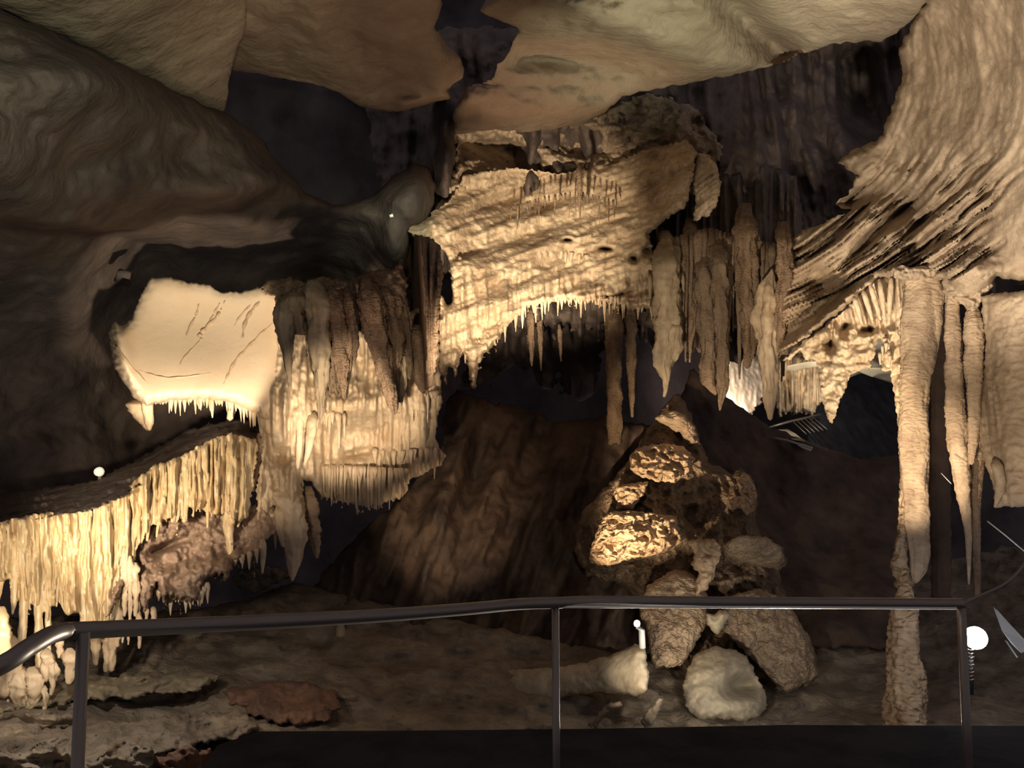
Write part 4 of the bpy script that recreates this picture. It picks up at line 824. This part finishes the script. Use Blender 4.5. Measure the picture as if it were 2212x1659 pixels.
R2 = [
    ('rock_ledge', [(-200, 1480), (60, 1470), (200, 1462), (330, 1450), (440, 1448), (470, 1462), (430, 1490), (330, 1500), (200, 1512), (60, 1530), (-200, 1560)], [(-200, 1500, 5.9), (200, 1470, 6.5), (460, 1460, 6.9), (200, 1510, 6.2)], 'green', 'greenish flat rock ledge behind the thick left post', 24),
    ('rock_ledge', [(-200, 1600), (30, 1585), (160, 1570), (330, 1552), (440, 1540), (530, 1548), (560, 1570), (540, 1592), (420, 1612), (330, 1640), (140, 1700), (-200, 1720)], [(-200, 1620, 5.2), (200, 1570, 5.7), (540, 1560, 6.2), (200, 1690, 5.0)], 'floor', 'grey stepped rock ledge low behind the left post', 22),
    ('boulder', [(470, 1490), (540, 1480), (640, 1470), (720, 1490), (735, 1530), (700, 1560), (640, 1566), (590, 1560), (555, 1548), (500, 1520)], [(480, 1500, 6.9), (700, 1500, 6.9), (640, 1560, 6.4)], 'red', 'reddish boulder on the floor left of the middle post', 40),
    ('rock', [(310, 1650), (330, 1630), (400, 1612), (450, 1620), (470, 1660), (440, 1720), (300, 1720)], [(310, 1650, 5.4), (460, 1660, 5.5)], 'red', 'orange brown rock at the bottom edge of the view', 20),
    ('rock', [(180, 1700), (186, 1650), (230, 1636), (330, 1615), (334, 1632), (330, 1700)], [(180, 1650, 5.1), (330, 1640, 5.3)], 'floor', 'pale edged grey rock beside the orange brown rock', 14),
    ('rock', [(-200, 1650), (40, 1622), (120, 1612), (172, 1640), (180, 1720), (-200, 1760)], [(-200, 1650, 4.7), (170, 1640, 5.1)], 'floor', 'crumbly grey rock in the bottom left corner', 20),
    ('rock_ledge', [(-200, 1560), (40, 1545), (120, 1538), (170, 1545), (165, 1570), (60, 1588), (-200, 1620)], [(-200, 1580, 5.4), (160, 1550, 5.9)], 'floor', 'narrow grey ledge left of the thick post', 14),
    ('boulder', [(500, 1250), (520, 1232), (560, 1222), (600, 1228), (640, 1240), (600, 1262), (560, 1280), (520, 1275)], [(500, 1250, 9.0), (640, 1240, 9.2)], 'floor', 'grey boulder lying behind the stalactite tips', 18),
]
for nm, ol, dp, mt, lab, rn in R2:
    tag(relief(nm, ol, dp, M[mt], step=3.2, rnd=rn, thick=.5, edge=(9, 22), rough=[(.13, .35, 1, 'b'), (.04, .09, 1, 'b')]), lab, 'rock')
st = stal('stalagmite', [(736, 1330, 16), (734, 1370, 22), (730, 1400, 26)], 8.6, M['olive'], seed=210)
tag(st, 'small lone stalagmite stump under the handrail', 'stalagmite')

# ------------------------------------------------------------------ walkway platform
def slabmesh(name, poly, z0, z1, mat, parent=None):
    n = len(poly)
    V = [(x, y, z1) for x, y in poly] + [(x, y, z0) for x, y in poly]
    Fc = [tuple(range(n)), tuple(range(2 * n - 1, n - 1, -1))] + [((i + 1) % n, i, n + i, n + (i + 1) % n) for i in range(n)]
    return mesh_obj(name, V, Fc, mat, parent, smooth=False)
def ground(px, py, z=FLOOR_Z):
    u = (px - W / 2) / F; v = (H / 2 - py) / F
    t = z / (SA + v * CA)
    return (u * t, (CA - v * SA) * t)
e = [ground(430, 1665), ground(470, 1610), ground(560, 1580), ground(900, 1578), ground(1300, 1574), ground(1700, 1566), ground(2212, 1568), ground(2700, 1575)]
poly = [(-4, -2.5), (-1.9, -2.5), (-1.7, 3.0)]
poly = [(4.6, -2.5), (-1.4, -2.5), (-1.55, 3.6)] + e + [(4.6, 4.9)]
wf = slabmesh('floor_walkway', poly, FLOOR_Z - .25, FLOOR_Z, M['black'])
struct(wf, 'dark walkway surface in the foreground', 'walkway')

# ------------------------------------------------------------------ handrail
rail = empty('handrail', (0.2, 3.0, FLOOR_Z))
tag(rail, 'brushed steel handrail with posts crossing the foreground', 'railing')
def bez(pts, n=14):
    out = []
    for i in range(len(pts) - 1):
        p0 = pts[max(i - 1, 0)]; p1 = pts[i]; p2 = pts[i + 1]; p3 = pts[min(i + 2, len(pts) - 1)]
        for k in range(n):
            t = k / n
            out.append(tuple(.5 * ((2 * b) + (-a + c) * t + (2 * a - 5 * b + 4 * c - d) * t * t + (-a + 3 * b - 3 * c + d) * t ** 3) for a, b, c, d in zip(p0, p1, p2, p3)))
    out.append(tuple(pts[-1])); return out
RP = [P(-160, 1510, 1.72), P(0, 1438, 1.80), P(60, 1400, 1.86), P(105, 1374, 1.92), P(140, 1364, 1.97), P(190, 1361, 2.02), P(500, 1347, 2.3), P(800, 1331, 2.6), P(1000, 1316, 2.84), P(1120, 1305, 3.0), P(1203, 1302, 3.08), P(1300, 1299, 3.14), P(1600, 1301, 3.2), P(1900, 1303, 3.25), P(2080, 1304, 3.28)]
with Grp(rail):
    tube('top_rail', bez([tuple(q) for q in RP]), .0205, M['steel'], seg=20)
    def post(px, pyt, Y, r, zb):
        t = P(px, pyt, Y)
        tube('post', [(t[0], t[1], t[2]), (t[0], t[1], zb)], r, M['steel'], seg=16)
        tube('base_flange', [(t[0], t[1], zb + .012), (t[0], t[1], zb)], r * 2.4, M['steel'], seg=20)
    post(180, 1366, 2.0, .0145, FLOOR_Z); post(1200, 1304, 3.08, .0135, FLOOR_Z); post(2076, 1307, 3.28, .0165, FLOOR_Z)
    # thin pale tube painting in the lit line on the rail's underside
    tube('rail_lit_line', [P(1205, 1311, 3.075), P(1400, 1311, 3.14), P(1700, 1312, 3.2), P(2066, 1314, 3.26)], .0045, M['strip'], seg=8)
    tube('return_rail', bez([tuple(P(2080, 1304, 3.28)), tuple(P(2110, 1290, 3.3)), tuple(P(2170, 1262, 3.3)), tuple(P(2205, 1230, 3.3)), tuple(P(2240, 1180, 3.3))]), .006, M['steel'], seg=8)

# floodlight on the right, reflector sheets, wires
fl = empty('floodlight', tuple(P(2105, 1500, 6.6)))
tag(fl, 'bright white floodlight on a coiled stem right of the end post', 'lamp')
with Grp(fl):
    a, b = P(2106, 1378, 6.6), P(2106, 1378, 6.75)
    tube('lamp_face', [tuple(P(2107, 1378, 6.54)), tuple(P(2107, 1378, 6.56)), tuple(P(2107, 1378, 6.6))], [.05, .08, .085], M['lampglass'], seg=20)
    tube('lamp_housing', [tuple(P(2107, 1378, 6.605)), tuple(P(2107, 1378, 6.75))], [.088, .05], M['grey'], seg=20)
    for k in range(9):
        y = 1402 + k * 8
        tube('coil', [P(2090 + (k % 3), y, 6.6), P(2097, y + 3, 6.56), P(2104 - (k % 2) * 2, y + 1, 6.6)], .004, M['brown'], seg=6)
    tube('stem', [tuple(P(2098, 1385, 6.68)), tuple(P(2098, 1500, 6.68))], .016, M['black'])
pn = empty('metal_panel', tuple(P(2190, 1390, 5.6)))
tag(pn, 'slanted grey metal panel leaning at the right edge beside the floodlight', 'panel')
def quad(name, pts, Ys, th, mat):
    V = [P(x, y, Y) for (x, y), Y in zip(pts, Ys)]; V += [v + np.array([0.01, th, 0]) for v in V[:]]
    n = len(pts)
    return mesh_obj(name, V, [tuple(range(n)), tuple(range(2 * n - 1, n - 1, -1))] + [((i + 1) % n, i, n + i, n + (i + 1) % n) for i in range(n)], mat, None, smooth=False)
with Grp(pn):
    quad('panel_face', [(2146, 1312), (2156, 1320), (2185, 1352), (2212, 1382), (2230, 1400), (2206, 1411), (2184, 1390), (2164, 1362)], [5.7, 5.7, 5.65, 5.6, 5.55, 5.5, 5.55, 5.6], .02, M['grey'])
    quad('lower_strip', [(2170, 1383), (2176, 1386), (2199, 1420), (2196, 1421)], [5.6, 5.6, 5.5, 5.5], .015, M['grey'])
w1 = tube('wire', [P(2033, 1022, 7.0), P(2055, 1045, 6.95)], .004, M['grey'], seg=6); tag(w1, 'short slack wire beside the long ribbed stalactite', 'wire')
w2 = tube('wire', [P(2133, 1126, 6.5), P(2170, 1155, 6.4), P(2230, 1205, 6.3)], .005, M['grey'], seg=6); tag(w2, 'long taut wire running to the right edge under the slab', 'wire')

# ------------------------------------------------------------------ lights: unseen spots, several added as fill from the camera side
def spot(px, py, Y, tx, ty, tY, watts, color, angle=70, blend=.6, size=.05, name='unseen_spot'):
    l = bpy.data.lights.new(name, 'SPOT'); l.energy = watts; l.color = color; l.spot_size = math.radians(angle); l.spot_blend = blend; l.shadow_soft_size = size
    o = bpy.data.objects.new(name, l); col.objects.link(o)
    a = Vector(P(px, py, Y)); b = Vector(P(tx, ty, tY)); o.location = a
    o.rotation_euler = (b - a).to_track_quat('-Z', 'Y').to_euler(); return o
def point(px, py, Y, watts, color, size=.05, name='lamp_light'):
    l = bpy.data.lights.new(name, 'POINT'); l.energy = watts; l.color = color; l.shadow_soft_size = size
    o = bpy.data.objects.new(name, l); col.objects.link(o); o.location = P(px, py, Y); return o
WARM = (1.0, .70, .40); WARM2 = (1.0, .78, .52); NEUT = (1.0, .90, .72); GRN = (.93, 1.0, .70); COOL = (.85, .92, 1.0)
#LIGHTS
WARM = (1.0, .74, .46); WARM2 = (1.0, .80, .56); NEUT = (1.0, .90, .74); GRN = (.97, 1.0, .72); RED = (1.0, .68, .46)
spot(375, 985, 6.0, 425, 752, 8.35, 560, WARM2, 42, .4, .05)       # smooth panel, unseen spot floating in front of it
spot(700, 1140, 5.2, 755, 870, 8.3, 700, WARM2, 32, .7, .06)         # cream mass, unseen spot added in front
spot(560, 1180, 6.2, 630, 980, 8.0, 30, WARM2, 50, .8, .06)
spot(60, 1150, 4.4, 310, 1080, 7.1, 480, WARM2, 40, .8, .05)          # golden curtains
spot(-60, 1330, 4.4, 100, 1220, 6.2, 150, WARM2, 60, .8, .05)
spot(60, 1560, 5.2, 40, 1380, 6.1, 8, WARM2, 110, .9, .05)
spot(1000, 1080, 4.6, 1120, 570, 10.0, 3100, WARM2, 29, .8, .08)     # arch, unseen fill added from the camera side
spot(1180, 900, 9.3, 1200, 200, 10.2, 210, RED, 60, .9, .15)         # ceiling above the arch
spot(2050, 700, 5.2, 1580, 0, 7.6, 620, GRN, 52, .7, .12)            # pale ceiling
spot(1750, 1400, 5.3, 1984, 985, 7.6, 820, WARM2, 25, .9, .04)      # bright column
spot(1740, 1250, 6.0, 1845, 740, 8.6, 760, WARM2, 30, .8, .06)       # golden twin curtain
spot(1700, 1250, 4.4, 2040, 290, 7.5, 1300, (1.0, .86, .68), 47, .8, .08)
spot(2000, 1250, 4.6, 2170, 860, 6.9, 190, WARM2, 50, .9, .06)
spot(1350, 1100, 5.5, 1570, 680, 9.8, 560, WARM2, 32, .8, .06)       # thin dripstones
spot(1130, 1440, 6.0, 1380, 1085, 8.5, 1150, WARM, 28, .8, .03)       # mound from lower left
spot(1300, 1560, 5.6, 1450, 1370, 7.8, 90, WARM2, 34, .8, .04)
spot(1560, 810, 12.6, 1612, 838, 14.8, 700, (1.0, .80, .68), 60, .5, .04)
spot(1786, 860, 11.0, 1735, 850, 13.0, 60, NEUT, 90, .8, .05)
spot(1790, 860, 11.2, 1900, 780, 13.0, 60, NEUT, 80, .8, .05)
spot(1740, 1573, 5.4, 1790, 1310, 3.25, 2000, NEUT, 76, .5, .02)
spot(1340, 1580, 5.35, 1203, 1430, 3.08, 260, NEUT, 40, .6, .02)      # under the rail, beyond the walkway edge
spot(1560, 1575, 5.5, 1545, 1470, 7.1, 84, NEUT, 70, .9, .04)
spot(1412, 1400, 6.6, 1365, 1450, 7.0, 6, NEUT, 130, .9, .03)
spot(420, -260, 1.2, 150, 200, 5.4, 420, GRN, 50, .9, .10)           # left rock mass, unseen fill added near the camera
spot(200, 1000, 3.2, 330, 90, 6.6, 34, WARM2, 36, .9, .10)  # second unseen fill added for the left rock
spot(1010, 330, 6.0, 868, 462, 9.2, 300, GRN, 20, .9, .10)
spot(700, 1200, 5.5, 760, 80, 8.4, 130, RED, 50, .9, .10)
spot(800, 1350, 6.0, 960, 1130, 9.4, 330, WARM, 30, .9, .05)
spot(80, 1100, 4.2, 230, 1580, 5.9, 115, NEUT, 70, .9, .05)           # floor rocks left
spot(2150, 1500, 4.6, 2190, 1370, 5.6, 30, COOL, 60, .9, .03)  # unseen spot added for the floodlight's glow on the metal panel
spot(900, 1050, 4.0, 905, 690, 8.4, 110, WARM2, 20, .9, .08)  # faint unseen fill added in front to brighten the brown pillar
spot(1850, 1500, 5.6, 1958, 1430, 7.3, 22, NEUT, 60, .9, .05)
spot(500, 1300, 5.4, 650, 1520, 6.8, 14, WARM, 70, .9, .06)
w = bpy.data.worlds.new('cave_air'); bpy.context.scene.world = w; w.use_nodes = True
w.node_tree.nodes['Background'].inputs[0].default_value = (1.0, .90, .98, 1); w.node_tree.nodes['Background'].inputs[1].default_value = .19

# ------------------------------------------------------------------ camera
cam = bpy.data.cameras.new('camera'); cam.sensor_width = 36; cam.lens = F / W * 36; cam.clip_start = .05
co = bpy.data.objects.new('camera', cam); col.objects.link(co); co.rotation_euler = (math.pi / 2 + PITCH, 0, 0)
sc = bpy.context.scene; sc.camera = co
sc.view_settings.view_transform = 'Standard'; sc.view_settings.look = 'None'; sc.view_settings.exposure = 0; sc.view_settings.gamma = 1
sc.view_settings.use_curve_mapping = False

cy = sc.cycles
cy.max_bounces = 4; cy.diffuse_bounces = 2; cy.glossy_bounces = 2; cy.transmission_bounces = 0; cy.transparent_max_bounces = 2
cy.use_adaptive_sampling = True; cy.adaptive_threshold = .05; cy.sample_clamp_indirect = 4.0
